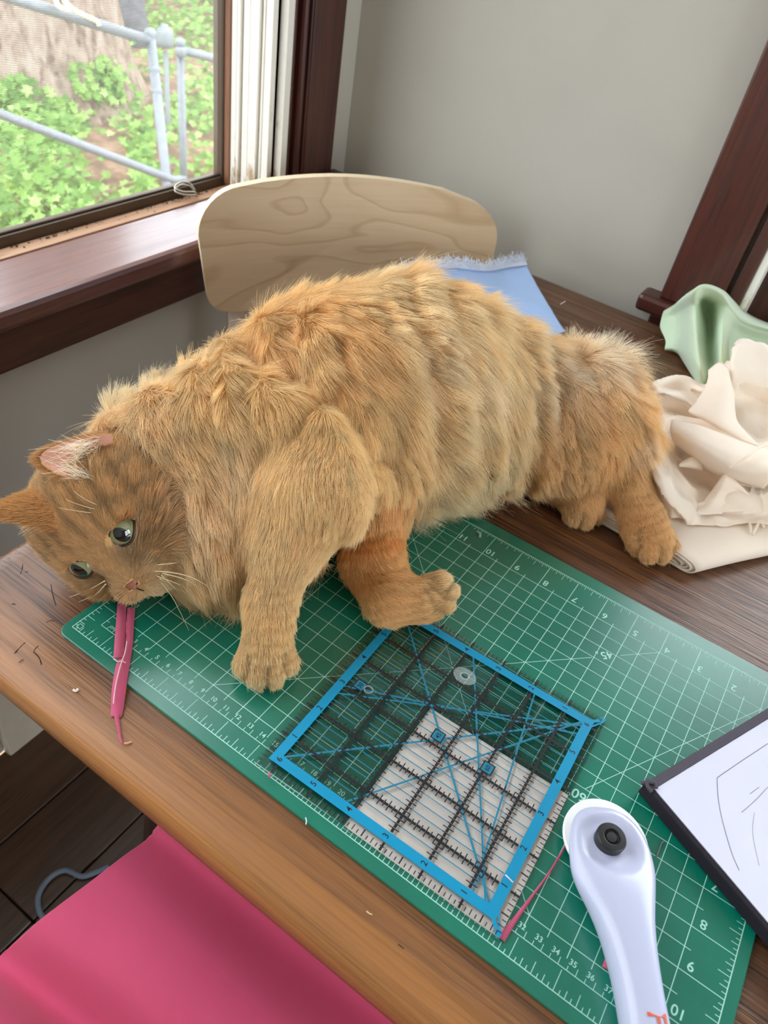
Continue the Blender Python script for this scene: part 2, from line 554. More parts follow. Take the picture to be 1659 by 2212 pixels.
b = MB(); b.rings(list(V), cap=False)
trunk = tag(b.build('tree_trunk', M_bark.m, None, True), 'broad tree trunk with ridged pale brown bark outside the window', 'tree')

# ivy
def leaf_shape(s, up):
    P = np.array([(0, -.1), (.42, .02), (.30, .30), (.52, .55), (.16, .62), (0, 1.0), (-.16, .62), (-.52, .55), (-.30, .30), (-.42, .02), (0, .42)]) * s
    z = np.abs(P[:, 0]) * .35
    return np.c_[P, z]


LF = [(10, i, (i + 1) % 10) for i in range(10)]
leafcols = [(.12, .26, .05), (.20, .37, .08), (.30, .48, .13), (.42, .58, .21)]
M_leaf = []
for i, c in enumerate(leafcols):
    L = Mat('ivy_leaf', (*c, 1), .5, .4)
    _n = L.noise(L.coord(), 60, 2)
    L.set('Base Color', L.ramp(_n, [(.3, tuple(v * .8 for v in c)), (.7, tuple(min(1, v * 1.2) for v in c))]))
    _t = L.node('ShaderNodeBsdfTranslucent', {'Color': (min(1, c[0] * 1.6), min(1, c[1] * 1.4), c[2], 1)})
    _x = L.node('ShaderNodeMixShader', {0: .35, 1: L.p.outputs[0], 2: _t.outputs[0]})
    L.t.links.new(_x.outputs[0], L.t.nodes['Material Output'].inputs[0])
    M_leaf.append(L.m)


def rotm(n, spin):
    n = np.array(n) / np.linalg.norm(n)
    a = np.cross(n, (0.31, .2, .93)); a /= np.linalg.norm(a); c = np.cross(n, a)
    u = a * math.cos(spin) + c * math.sin(spin)
    return np.stack([u, np.cross(n, u), n], 1)


ivy = tag(empty('ivy', (-3.0, 2.6, GZ)), 'bright green ivy covering the bank and climbing the trunk', 'plant')
spots = []
for i in range(8200):
    px_ = rng.uniform(-60, 500); d = 3.0 + 5.2 * rng.random() ** 1.15
    r0 = ray(px_, 300); p = CAM + r0 * d
    x, y = p[0], p[1]; z = ground_z(x, y)
    k = vnoise(np.array([[x, y, 0.]]), 1.1, 5)[0]
    dep = (np.array([x, y]) - tc[:2]); 
    if np.hypot(*dep) < .55: continue
    if px_ > 330 and d < 4.7 and rng.random() < .75: continue
    if 175 < px_ < 275 and 3.5 < d < 4.5 and rng.random() < .9: continue
    if k < -.30 and rng.random() < .75: continue
    spots.append((x, y, z + rng.uniform(.02, .11) * (1 + max(k, 0)), rng.normal(0, .45) + .25, rng.normal(0, .45) - .35, 1.0, rng.uniform(.034, .062)))
away = (CAM - (tc - [0, 0, T]))[:2]; a0 = math.atan2(away[1], away[0])
for i in range(430):
    px_ = rng.normal(45, 60) if rng.random() < .82 else rng.normal(188, 14)
    py_ = (rng.uniform(150 + abs(px_ - 40) * .9, 350) if px_ < 130 else rng.uniform(140, 240)) if rng.random() < .8 else rng.uniform(290, 350)
    lat = np.clip((px_ - 70) / F * 4.4 / .5, -.98, .98); a = a0 + math.asin(lat)
    zt = atd(px_, py_, 4.3)[2]
    rr = .50 + .25 * math.exp(-(zt - GZ) / .35) + rng.uniform(.0, .05)
    spots.append((tc[0] + rr * math.cos(a), tc[1] + rr * math.sin(a), zt, math.cos(a) + rng.normal(0, .3), math.sin(a) + rng.normal(0, .3), .6, rng.uniform(.04, .07)))
spots.sort(key=lambda s: math.dist(s[:3], (CAM[0], CAM[1], CAM[2] + T)) / s[6])
lm = []
for m_ in M_leaf:
    bb = MB(); bb.add(leaf_shape(1, 1), LF); me = bpy.data.meshes.new('leaf'); me.from_pydata(bb.v, [], bb.f); me.materials.append(m_); lm.append(me)
rest = MB()
for i, (x, y, z, nx, ny, nz, s) in enumerate(spots):
    Rm = rotm((nx, ny, nz), rng.uniform(0, 6.28)); k = int(np.clip(rng.normal(1.6, .9), 0, 3))
    if i < 290:
        o = link('leaf', lm[k]); mw = Matrix(Rm.tolist()).to_4x4() @ Matrix.Scale(s, 4); mw.translation = Vector((x, y, z))
        o.parent = ivy; o.matrix_parent_inverse = Matrix.Translation(-ivy.location); o.matrix_basis = mw
    else:
        rest.add(leaf_shape(s, 1) @ Rm.T + np.array([x, y, z]), LF, k)
tag(keep(rest.build('leaves', M_leaf), ivy), kind='stuff')

# shrubs behind
M_sh = []
for c in ((.30, .42, .20), (.45, .52, .30), (.20, .36, .20), (.60, .60, .40)):
    M_sh.append(plain('shrub_leaf', (*c, 1), .6, .3, var=.2))


def shrub(name, px0, px1, py0, py1, d0, d1, n, s0, s1, ks, label):
    r = tag(empty(name, atd((px0 + px1) / 2, py1, (d0 + d1) / 2)), label, 'shrub')
    mb = MB()
    for i in range(n):
        p = atd(rng.uniform(px0, px1), rng.uniform(py0, py1), rng.uniform(d0, d1))
        mb.add(leaf_shape(rng.uniform(s0, s1), 1) * np.array([.8, 1.2, 1]) @ rotm(rng.normal(0, .6, 3) + np.array([.7, -.6, .9]), rng.uniform(0, 6.28)).T + p, LF, int(rng.choice(ks)))
    keep(tag(mb.build('foliage', M_sh), kind='stuff'), r)
    st = MB()
    for i in range(7):
        a = atd(rng.uniform(px0 + 20, px1), py1 + 40, d1); a[2] = ground_z(a[0], a[1]) - .05
        e = atd(rng.uniform(px0, px1), rng.uniform(py0, py1), d1)
        st.tube(catmull([a, (a + e) / 2 + rng.normal(0, .1, 3), e], 10), .018, 6)
    keep(st.build('stems', M_bark.m, None, True), r)


shrub('flowering_shrub', 300, 425, -160, 90, 7.2, 8.4, 1500, .07, .13, [0, 1, 3, 3, 1], 'pale creamy flowering shrub behind the railing posts')
shrub('broad_leaved_shrub', 385, 520, -160, 135, 6.6, 7.6, 900, .16, .30, [0, 2, 2, 1], 'grey green broad leaved shrub beside the window frame')
shrub('yellow_green_shrub', -120, 300, -260, -20, 8.5, 9.8, 900, .10, .18, [0, 1, 2], 'green shrub behind the broad trunk')

# grey leaning trunk or slab between the trunk and the posts
M_slate = plain('dark_grey_bark', srgb(92, 92, 96), .85, .2, var=.3, vs=14)
b = MB()
pts = [atd(312, 122, 5.6), atd(292, 70, 5.6), atd(281, 0, 5.65), atd(272, -110, 5.75)]
pts[0][2] -= .28
b.tube(catmull(pts, 14), list(np.linspace(.095, .115, 14)), 14)
q_ = [atd(255, 40, 5.50), atd(310, 33, 5.48)]
o = b.build('leaning_trunk', M_slate, None, True)
tag(o, 'slim dark grey trunk leaning behind the railing', 'tree')

# railings of galvanised pipe
M_pipe = plain('galvanised_pipe', srgb(128, 134, 140), .5, .5, metal=.3, var=.12, vs=40)


def cap(mb, p, r):
    mb.lathe([(r * 1.02, -.01), (r * 1.25, 0), (r * 1.25, r * .8), (r * .9, r * 1.3), (r * .3, r * 1.5)], p, 14)


rl = tag(empty('handrail', atd(345, 390, 3.3)), 'sloping galvanised pipe handrail with two rails', 'railing')
b = MB(); b.tube([atd(-140, -62, 2.55), atd(40, 0, 2.8), atd(325, 88, 3.25)], .021, 14); keep(b.build('top_rail', M_pipe, None, True), rl)
b = MB(); b.tube([atd(-140, 196, 2.55), atd(0, 246, 2.75), atd(372, 388, 3.25), atd(400, 389, 3.3)], .017, 14); keep(b.build('lower_rail', M_pipe, None, True), rl)
b = MB(); p0 = atd(325, 78, 3.25); p1 = atd(358, 372, 3.25); p1 = p1 + (p1 - p0) * .9; b.tube([p0, (p0 + p1) / 2, p1], .021, 14); cap(b, p0, .021)
for k_ in (.22, .36): b.lathe([(.0212, -.016), (.025, -.012), (.025, .012), (.0212, .016)], p0 + (p1 - p0) * k_ * .6, 14)
keep(b.build('post', M_pipe, None, True), rl)
rl2 = tag(empty('pipe_railing', atd(404, 400, 3.5)), 'level galvanised pipe railing with ball topped post', 'railing')
b = MB(); p0 = atd(389, 96, 3.5); p1 = p0 + np.array([0, 0, -1.15]); b.tube([p0, (p0 + p1) / 2, p1], .0185, 14); cap(b, p0, .0185)
b.lathe([(.0187, -.02), (.026, -.016), (.026, .016), (.0187, .02)], atd(391, 112, 3.5), 14)
keep(b.build('post', M_pipe, None, True), rl2)
b = MB(); b.tube([atd(391, 108, 3.5), atd(470, 128, 3.75), atd(560, 150, 4.0)], .019, 14); keep(b.build('top_rail', M_pipe, None, True), rl2)
b = MB(); b.tube(catmull([atd(118, -8, 2.88), atd(128, 14, 2.86), atd(150, 20, 2.86), atd(138, 2, 2.9), atd(160, 22, 2.9), atd(192, 38, 2.98), atd(208, 46, 3.02), atd(214, 56, 3.03)], 50), .009, 8)
tag(b.build('rope', plain('pale_rope', srgb(226, 220, 186), .9), None, True), 'pale yellow rope tied round the sloping handrail', 'rope')
b = MB()
c = atd(356, 80, 4.2)
prof = [(.02, -.05), (.045, -.046), (.05, -.02), (.048, .02), (.04, .04), (.022, .05), (.02, .06), (.001, .062)]
b.lathe(prof, c, 20)
b.tube([c + np.array([0, 0, -.07]), c + np.array([0, 0, -.5]), c + np.array([0, 0, -.95])], .014, 8)
tag(b.build('garden_lamp', plain('pale_plastic', srgb(128, 136, 140), .5), None, True), 'pale plastic lamp on a stake between the two posts', 'lamp')
# ------------------------------------------------------------------ table
MT = Mat('worn_oak_table', (.2, .09, .04, 1), .42, .5)
_a = MT.noise(MT.coord((.55, 9, 9)), 1.7, 6, .62, 1.4)
_b = MT.noise(MT.coord((5, 130, 130)), 1.0, 5, .6, .5)
_c = MT.noise(MT.coord((14, 520, 520)), 1.0, 3, .6)
_e = MT.noise(MT.coord((1, 1, 1)), 7, 5, .6)
col = MT.ramp(_a, [(.28, (.070, .028, .014)), (.48, (.130, .054, .024)), (.72, (.215, .094, .038))])
col = MT.mix(.5, col, MT.ramp(_b, [(.32, (.040, .017, .010)), (.52, (.14, .058, .026)), (.7, (.25, .110, .044))]))
col = MT.mix(1.0, col, MT.ramp(_c, [(.38, (.34, .30, .28)), (.48, (1, 1, 1))]), 'MULTIPLY')
# dark stains and rings, paler wear towards the rounded front edge
col = MT.mix(MT.ramp(_e, [(.60, (0, 0, 0)), (.72, (.75, .75, .75))]), col, (.050, .026, .017, 1))
_y = MT.node('ShaderNodeSeparateXYZ', {'Vector': MT.node('ShaderNodeTexCoord').outputs['Object']}).outputs[1]
_w = MT.math('MULTIPLY', MT.math('SUBTRACT', .0, _y), 30)
_w = MT.math('MULTIPLY', MT.math('MINIMUM', MT.math('MAXIMUM', _w, 0), 1.25), _b)
col = MT.mix(_w, col, (.46, .19, .052, 1))
MT.set('Base Color', col)
MT.set('Roughness', MT.ramp(_b, [(.3, (.46,) * 3), (.7, (.30,) * 3)]))
MT.bump(MT.math('ADD', _c, MT.math('MULTIPLY', _b, .8)), .0005)
M_leg = wood('dark_turned_wood', (.018, .008, .005), (.035, .015, .008), (.06, .026, .013), 2, 1, .35, .1, .3).m

table = tag(empty('table', (.5, .38, 0)), 'worn brown oak table with rounded edges under the cat', 'table')
X0, X1, Y0, Y1, TH_ = -.098, 1.25, -.052, .816, .031
prof = [(-.030, -TH_), (-.006, -TH_), (-.001, -.026), (0, -.017), (-.0012, -.010), (-.005, -.0045), (-.011, -.0015), (-.020, 0)]


def rrect(x0, x1, y0, y1, r, n=7):
    P = []
    for cx, cy, a in ((x1 - r, y0 + r, -90), (x1 - r, y1 - r, 0), (x0 + r, y1 - r, 90), (x0 + r, y0 + r, 180)):
        for k in range(n):
            q = math.radians(a + 90 * k / (n - 1)); P.append((cx + r * math.cos(q), cy + r * math.sin(q)))
    return P


b = MB()
b.rings([[(x, y, TT + z) for x, y in rrect(X0 - i, X1 + i, Y0 - i, Y1 + i, .022 + .02)] for i, z in prof])
top = b.build('table_top', MT.m, None, True); keep(top, table)
for f in top.data.polygons:
    if len(f.vertices) > 4: f.use_smooth = False
b = MB()
for x0, x1, y0, y1 in ((.02, 1.13, .005, .027), (.02, 1.13, .765, .787), (.0, .022, .03, .765), (1.13, 1.152, .03, .765)):
    b.box(x0, x1, y0, y1, TT - .125, TT - TH_ + .0005)
keep(b.build('apron', M_leg), table)
lp = [(.030, 0), (.034, .03), (.024, .06), (.027, .12), (.038, .28), (.041, .40), (.032, .50), (.024, .535), (.036, .55), (.036, .565), (.028, .58)]
for x, y in ((.050, .040), (1.10, .040), (.050, .756), (1.10, .756)):
    b = MB(); b.lathe(lp, (x, y, 0), 24); b.box(x - .034, x + .034, y - .034, y + .034, .575, TT - TH_ + .0005)
    keep(b.build('leg', M_leg, None, True), table)

b = MB()
for pts in (((30, 1412), (42, 1400), (54, 1388)), ((72, 1410), (76, 1402), (83, 1395)), ((72, 1408), (84, 1420), (90, 1436)), ((49, 1218), (48, 1228), (44, 1240)), ((55, 1237), (58, 1235), (61, 1234)), ((25, 1306), (30, 1304), (33, 1307)), ((100, 1345), (110, 1340), (118, 1343)), ((40, 1432), (46, 1427), (50, 1424)), ((110, 1262), (114, 1285), (121, 1308)), ((860, 2040), (868, 2046), (872, 2050))):
    c = catmull([at(*p, -.003) for p in pts], 8)
    for p, q in zip(c[:-1], c[1:]): b.strip(p, q, .0004 + .0004 * rng.random(), TT + .00006)
tag(keep(b.build('scratches', plain('dark_scratch', (.030, .017, .012, 1), .8, .2)), table), kind='stuff')

# ------------------------------------------------------------------ cutting mat
MM = Mat('green_mat', srgb(0, 122, 104), .30, .05)
_v = MM.coord()
_n = MM.noise(_v, 900, 2)
MM.set('Base Color', MM.ramp(MM.noise(_v, 14, 4), [(.3, srgb(0, 106, 86)), (.7, srgb(0, 122, 99))]))
MM.bump(_n, .00012, .5); MM.set('Coat Weight', 1.0); MM.set('Coat Roughness', .25); MM.set('Coat IOR', 1.75)
M_print = plain('pale_mat_print', srgb(168, 222, 208), .5, .4, var=.03)
mat = tag(empty('cutting_mat', (.216, .14, TT)), 'green gridded cutting mat lying on the table under the cat', 'cutting mat')
b = MB()
P = [(x * INCH, y * INCH) for x, y in rrect(-.22, 17.27, -.32, 11.52, .30)]
b.rings([[(x, y, TT + .0002) for x, y in P], [(x, y, T) for x, y in P]])
keep(bevel(b.build('mat_board', MM.m), .0004, 1, 60), mat)
zp = T + .00008
g = MB()


def L(x0, y0, x1, y1, w=.022):
    w *= .74
    g.strip((x0 * INCH, y0 * INCH), (x1 * INCH, y1 * INCH), w * INCH, zp)


for a in ((0, 0, 17, 0), (17, 0, 17, 11), (17, 11, 0, 11), (0, 11, 0, 0)): L(*a, .03)
for i in range(2, 33):
    x = i / 2
    if i % 2 == 0: L(x, .72 if x > 1 else 1, x, 11, .026)
    else: L(x, .84, x, 10.12, .024)
for i in range(2, 21):
    y = i / 2
    if i % 2 == 0: L(1, y, 17, y, .026)
    else: L(1, y, 16.14, y, .024)
# eighth inch marks all round, short at eighths, longer at quarters and halves
for n_, side in ((17, 'b'), (17, 't'), (11, 'l'), (11, 'r')):
    for k in range(1, n_ * 16):
        if side in 'bl' and k % 2: continue
        q = k / 16
        l = .46 if k % 16 == 0 else (.27 if k % 8 == 0 else (.17 if k % 4 == 0 else (.10 if k % 2 == 0 else .07)))
        if side == 'b': L(q, 0, q, l)
        elif side == 't' and k % 16: L(q, 11, q, 11 - l, .018)
        elif side == 'l': L(0, q, l, q)
        elif side == 'r' and k % 2 == 0 and k % 16: L(17, q, 17 - l, q)
for a in ((.07, .07, .2, .07), (.2, .07, .2, .2), (.2, .2, .07, .2), (.07, .2, .07, .07)): L(*a)
# centimetre scale
L(.5, .51, 16.2, .51, .026); L(.5, .51, .5, 10.3, .026)
for k in range(1, 78):
    q = .5 + k * .5 / 2.54
    L(q, .51, q, .51 + (.16 if k % 2 == 0 else .10), .02)
    if q < 10.2: L(.5, q, .5 + (.16 if k % 2 == 0 else .10), q, .02)
# angle lines
L(4, 10, 13, 1, .022); L(4, 1, 11.45, 8.45, .022); L(12.1, 9.1, 13, 10, .022); L(16, 10, 12.86, 4.5, .022); L(12.6, 4.05, 10.9, 1.1, .022)
keep(g.build('printed_grid', M_print), mat)
tx = []
for k in range(1, 17):
    tx.append((str(k), ((17 - k + .17) * INCH, 10.22 * INCH, zp), .235 * INCH, math.pi))
for k in range(1, 11):
    tx.append((str(k), (16.23 * INCH, (11 - k + .19) * INCH, zp), .225 * INCH, math.pi))
for k in range(3, 40):
    tx.append((str(k), ((.5 + (k - .33) / 2.54) * INCH, .715 * INCH, zp), .125 * INCH, 0))
for k in range(3, 25):
    tx.append((str(k), (.70 * INCH, (.5 + (k - .33) / 2.54) * INCH, zp), .125 * INCH, 0))
tx += [('1', (.80 * INCH, .80 * INCH, zp), .12 * INCH, 0), ('cm', (.80 * INCH, .63 * INCH, zp), .08 * INCH, 0),
       ('45', (11.78 * INCH, 8.83 * INCH, zp), .26 * INCH, math.radians(225)), ('60', (12.80 * INCH, 4.24 * INCH, zp), .27 * INCH, math.radians(180)),
       ('o', (11.50 * INCH, 8.72 * INCH, zp), .08 * INCH, 0), ('o', (12.58 * INCH, 4.13 * INCH, zp), .08 * INCH, 0)]
b = MB(); b.add(*text_mesh(tx)); tag(keep(b.build('printed_numbers', M_print), mat), kind='stuff')
# a small worn spot on the mat by the tenth inch
# ------------------------------------------------------------------ white cotton square under the ruler
ux = np.array([.99986, .0168]); uy = np.array([-.0200, .9998])
BR = at(1080, 2030, .003)[:2]


def rl_(a, c): return BR - ux * a * INCH + uy * c * INCH


M_cot = fabric('white_cotton', srgb(250, 242, 238), .9, 2600)
b = MB(); q = [rl_(*p) for p in ((.02, .06), (.03, 3.94), (3.93, 3.92), (3.95, .0))]
q4 = np.array(q); nv_ = 14
S_ = np.array([[((1 - u) * (1 - v)) * q4[0] + (1 - u) * v * q4[1] + u * v * q4[2] + u * (1 - v) * q4[3] for v in np.linspace(0, 1, nv_)] for u in np.linspace(0, 1, nv_)])
V = np.c_[S_.reshape(-1, 2), np.full(nv_ * nv_, T + .0002)]
b.rings([[(*p, T + .00015) for p in q], [(*p, T + .00055) for p in q]])
tag(b.build('cotton_square', M_cot), 'white cotton square lying under the clear ruler', 'fabric')

# ------------------------------------------------------------------ clear quilting ruler
MA = Mat('clear_acrylic', (.95, .99, .98, 1), .02, .5)
_tr = MA.node('ShaderNodeBsdfTransparent', {'Color': (.992, .998, .996, 1)}); _gl = MA.node('ShaderNodeBsdfGlossy', {'Roughness': .03})
_fr = MA.node('ShaderNodeFresnel', {'IOR': 1.3})
_mx = MA.node('ShaderNodeMixShader', {0: _fr.outputs[0], 1: _tr.outputs[0], 2: _gl.outputs[0]})
MA.t.links.new(_mx.outputs[0], MA.t.nodes['Material Output'].inputs[0])
M_blue = plain('ruler_blue', srgb(0, 142, 186), .35, .5, var=.02)
M_blk = plain('ruler_black', (.008, .008, .012, 1), .4, .5)
M_teal = plain('ruler_teal', srgb(24, 120, 150), .4, .5, var=.02)
ruler = tag(empty('quilting_ruler', (*rl_(3.25, 3.25), T)), 'square clear acrylic ruler with blue border and black tick grid on the mat', 'ruler')
z0, z1 = T + .0006, T + .0032
b = MB(); cs = [rl_(*p) for p in ((0, 0), (0, 6.5), (6.5, 6.5), (6.5, 0))][::-1]
P = []
for i in range(4):
    a_, c_, d_ = cs[i - 1], cs[i], cs[(i + 1) % 4]
    for t in (.012, .004, .001):
        P.append(c_ + (a_ - c_) * t)
    for t in (.004, .012): P.append(c_ + (d_ - c_) * t)
b.rings([[(*p, z0) for p in P], [(*p, z1) for p in P]])
plate = keep(b.build('acrylic_plate', MA.m), ruler)
zr = z1 + .00004
b = MB()
o_ = [rl_(*p) for p in ((.25, .25), (.25, 6.25), (6.27, 6.25), (6.27, .25))]; i_ = [rl_(*p) for p in ((.5, .5), (.5, 6.0), (6.03, 6.0), (6.03, .5))]
b.add([(*p, zr) for p in o_ + i_], [(0, 1, 5, 4), (1, 2, 6, 5), (2, 3, 7, 6), (3, 0, 4, 7)])
for c in ((.02, .02), (.02, 6.4)):
    b.add([(*rl_(c[0], c[1]), zr), (*rl_(c[0], c[1] + .1), zr), (*rl_(c[0] + .13, c[1] + .1), zr), (*rl_(c[0] + .13, c[1]), zr)], [(0, 1, 2, 3)])
s1 = 1 if True else -1
for cy, sg in ((0.02, 1), (6.48, -1)):
    for w_ in (.10, .17):
        b.strip(rl_(w_, cy + sg * .10), rl_(.30 + w_ * .4, cy + sg * .32), .05 * INCH, zr)
    b.strip(rl_(.05, cy + sg * .10), rl_(.27, cy + sg * .45), .04 * INCH, zr)
keep(b.build('blue_border', M_blue), ruler)
t = MB(); zt = zr - .00002


def RL(mb, a, b_, c, d, w): mb.strip(rl_(a, b_), rl_(c, d), w * INCH, zt)


for k in range(1, 24):                                    # quarter inch rows of thin teal lines
    q = .5 + .25 * k
    if .5 < q < 6.0: RL(t, .5, q, 6.03, q, .022)
for a in ((.5, .5, 6.0, 6.0), (6.0, .5, .5, 6.0)): RL(t, *a, .05)
RL(t, .6, .5, 3.78, 6.0, .045); RL(t, .5, 5.9, 6.03, 2.72, .045); RL(t, .55, 6.0, 4.2, .5, .045); RL(t, 1.9, 6.0, .9, .5, .045); RL(t, .5, 5.6, 6.03, 3.0, .045)
keep(t.build('teal_lines', M_teal), ruler)
k_ = MB(); zt = zr + .00001
for i in range(1, 7):
    if i < 6 or True:
        if .5 <= i <= 6.0 - .01 or i == 6: pass
    if i < 6:
        for j in range(44):                                # broken thick lines: dashes between the eighth inch crosses
            s = .5 + j * .125
            if s + .1 < 6.01:
                RL(k_, i, s + .02, i, s + .112, .066)
                RL(k_, s + .02, i, s + .112, i, .066)
                h = .14 if j % 2 else .09
                if j:
                    RL(k_, i - h, s, i + h, s, .026); RL(k_, s, i - h, s, i + h, .026)
    for side in range(4):
        f = {0: lambda u, v: (u, v), 1: lambda u, v: (v, u), 2: lambda u, v: (u, 6.5 - v), 3: lambda u, v: (6.5 - v, u)}[side]
        p, q = f(i, .02), f(i, .23); RL(k_, *p, *q, .055)
        p, q = f(i - .06, .13), f(i + .06, .13); RL(k_, *p, *q, .022)
        for e in range(1, 8):
            l = .18 if e == 4 else (.14 if e % 2 == 0 else .10)
            u = i - 1 + e / 8
            p, q = f(u, .035), f(u, .035 + l); RL(k_, *p, *q, .032 if e == 4 else .022)
keep(k_.build('black_ticks', M_blk), ruler)
ang = math.atan2(ux[1], ux[0]) + math.pi / 2
tx = []
for i in range(1, 7):
    tx.append((str(i), (*rl_(i + .06, .38), zr + .00002), .15 * INCH, ang))
    tx.append((str(i), (*rl_(.40, i + .03), zr + .00002), .15 * INCH, ang))
    if i < 6:
        tx.append((str(i), (*rl_(i + .06, 6.13), zr + .00002), .15 * INCH, ang))
        tx.append((str(i), (*rl_(6.15, i + .08), zr + .00002), .15 * INCH, ang))
bx = MB(); bo = MB()
for s_, a, c in (('45', 3.36, 3.28), ('30', 5.72, 3.28), ('60', 1.95, 3.27)):
    for mb, hw, zz_ in ((bo, .155, .00002), (bx, .125, .00003)):
        mb.add([(*rl_(a + u * hw, c + v * hw), zr + zz_) for u, v in ((-1, -1), (-1, 1), (1, 1), (1, -1))], [(0, 1, 2, 3)])
    tx.append((s_, (*rl_(a, c), zr + .00005), .12 * INCH, ang))
keep(bo.build('angle_box_outline', M_blk), ruler); keep(bx.build('angle_box', M_teal), ruler)
b = MB(); b.add(*text_mesh(tx)); tag(keep(b.build('printed_numbers', M_blk), ruler), kind='stuff')
MGr = Mat('clear_grip', (.85, .93, .92, 1), .25, .5); MGr.set('Alpha', .24)
for a, c in ((3.68, 5.30), (5.48, 3.30)):
    b = MB(); p = rl_(a, c)
    for r0, r1, sc in ((.10, .33, (1, .8)), ):
        n = 28; th = np.linspace(0, 2 * math.pi, n, endpoint=False)
        if a < 4: b.add([(p[0] + r * INCH * math.cos(q), p[1] + r * INCH * .78 * math.sin(q), zr + .0001) for r in (r0, r1) for q in th], [(i, (i + 1) % n, n + (i + 1) % n, n + i) for i in range(n)])
        b.add([(p[0] + r * INCH * math.cos(q), p[1] + r * INCH * math.sin(q), zr + .0002) for r in (.09, .13) for q in th], [(i, (i + 1) % n, n + (i + 1) % n, n + i) for i in range(n)])
    keep(b.build('grip_dot', MGr.m), ruler)

# ------------------------------------------------------------------ rotary cutter
M_lil = Mat('lilac_white_plastic', srgb(188, 192, 218), .28, .5, .2).m
M_guard = plain('white_guard', srgb(240, 240, 236), .35, .5, var=.01)
M_nut = plain('black_nut', (.014, .014, .016, 1), .42, .5)
M_ora = plain('orange_print', srgb(214, 96, 66), .5, .4, var=.02)
hd = at(1322, 1812, .020)[:2]; e_ = at(1405, 2212, .020)[:2]; ax = (e_ - hd) / np.linalg.norm(e_ - hd); sd = np.array([-ax[1], ax[0]])
cutter = tag(empty('rotary_cutter', (*hd, T)), 'lilac white rotary cutter with black nut lying on the mat', 'rotary cutter')
# (distance along, half width left, half width right, bottom, top)
st = [(-.0215, .003, .003, .011, .0135), (-.0205, .009, .009, .0095, .0155), (-.017, .0155, .0150, .008, .0170), (-.010, .0208, .0196, .007, .0185), (0, .0238, .0226, .0065, .0195), (.010, .0240, .0238, .006, .0205),
      (.018, .0228, .0238, .005, .0220), (.026, .0205, .0218, .004, .0235), (.034, .0180, .0186, .0035, .0245), (.044, .0152, .0152, .003, .0252), (.056, .0130, .0128, .0025, .0255), (.070, .0117, .0114, .002, .0252), (.085, .0113, .0112, .0015, .0245), (.105, .0118, .0118, .001, .0235), (.125, .0125, .0125, .001, .0225), (.142, .0115, .0115, .001, .020), (.150, .008, .008, .003, .016), (.153, .003, .003, .006, .012)]
K = [0, .55, 1.1, 1.7, 2.4, 3.3, 4.4, 5.8, 7.2, 9, 11, 13.2, 15.3]
st = np.array(st); sdn = catmull(st, 70)
rs = []
for s_, wl, wr, zb, zt_ in sdn:
    r = []
    for q in np.linspace(0, 2 * math.pi, 28, endpoint=False):
        c, s = math.cos(q), math.sin(q)
        w = (wl if c > 0 else wr) * math.copysign(abs(c) ** .75, c); zc = (zb + zt_) / 2 + (zt_ - zb) / 2 * math.copysign(abs(s) ** .75, s)
        # the round dished face that carries the nut
        p2 = hd + ax * s_ + sd * w
        if s > .2:
            d = np.linalg.norm((p2 - (hd + ax * .002)) * [1, 1]) / .0165
            zc -= .0030 * max(0, min(1, (1.12 - d) / .25))
        r.append((*p2, T + zc))
    rs.append(r)
b = MB(); b.rings(rs); keep(b.build('handle', M_lil, None, True), cutter)
b = MB(); bc = hd - ax * .0045 + sd * .0015
b.lathe([(.0246, .0065), (.0252, .0072), (.0252, .0085), (.0246, .0092)], (*bc, T), 56); keep(b.build('blade_guard', M_guard, None, False), cutter)
b = MB(); b.lathe([(.0225, .0052), (.0228, .0056), (.0225, .0060)], (*bc, T), 56); keep(b.build('blade', plain('blade_steel', srgb(190, 192, 196), .25, .5, metal=.9)), cutter)
b = MB(); nc = hd + ax * .000 + sd * (-.0008)
b.lathe([(.0072, .0150), (.0084, .0158), (.0086, .0215), (.0080, .0228), (.0046, .0230), (.0042, .0212), (.0034, .0211), (.0030, .0222), (.0008, .0223)], (*nc, T), 40)
nut = keep(b.build('nut', M_nut, None, False), cutter); bevel(nut, .0004, 2)
b = MB(); zz_ = T + .0247
tx = [('Fiskars', (*(hd + ax * .1035 + sd * .0022), zz_), .010, math.atan2(ax[1], ax[0]))]
V, Fc = text_mesh(tx)
V = [(x, y, T + np.interp((np.array([x, y]) - hd) @ ax, sdn[:, 0], sdn[:, 4]) - .0052 * (abs((np.array([x, y]) - hd) @ sd) / .0115) ** 2.6 * .9 + .0003) for x, y, z in V]
b.add(V, Fc); keep(b.build('printed_name', M_ora), cutter)

# ------------------------------------------------------------------ sketchbook
M_pg = plain('white_page', srgb(214, 214, 232), .75, .3, var=.015)
M_cov = Mat('grey_cloth_cover', srgb(78, 74, 84), .85, .2)
_w = M_cov.node('ShaderNodeTexWave', {'Vector': M_cov.coord((1, 1, 1), rot=(0, 0, .5)), 'Scale': 330, 'Distortion': .3}).outputs['Fac']
M_cov.set('Base Color', M_cov.ramp(_w, [(.2, srgb(70, 66, 76)), (.8, srgb(98, 93, 104))])); M_cov.bump(_w, .0002, .6)
M_cov = M_cov.m
M_pen = plain('pencil', srgb(120, 118, 128), .6, .3)
hb = .0125
k0 = at(1395, 1690, hb)[:2]; ka = at(1659, 1530, hb)[:2] - k0; kb = at(1659, 1965, hb)[:2] - k0
ka /= np.linalg.norm(ka); kb = kb - (kb @ ka) * ka * .98; kb /= np.linalg.norm(kb)
book = tag(empty('sketchbook', (*(k0 + ka * .1 + kb * .1), T)), 'white page in a grey cloth covered sketchbook resting on the mat', 'sketchbook')
bk = lambda u, v, z: (*(k0 + ka * u + kb * v), T + z)
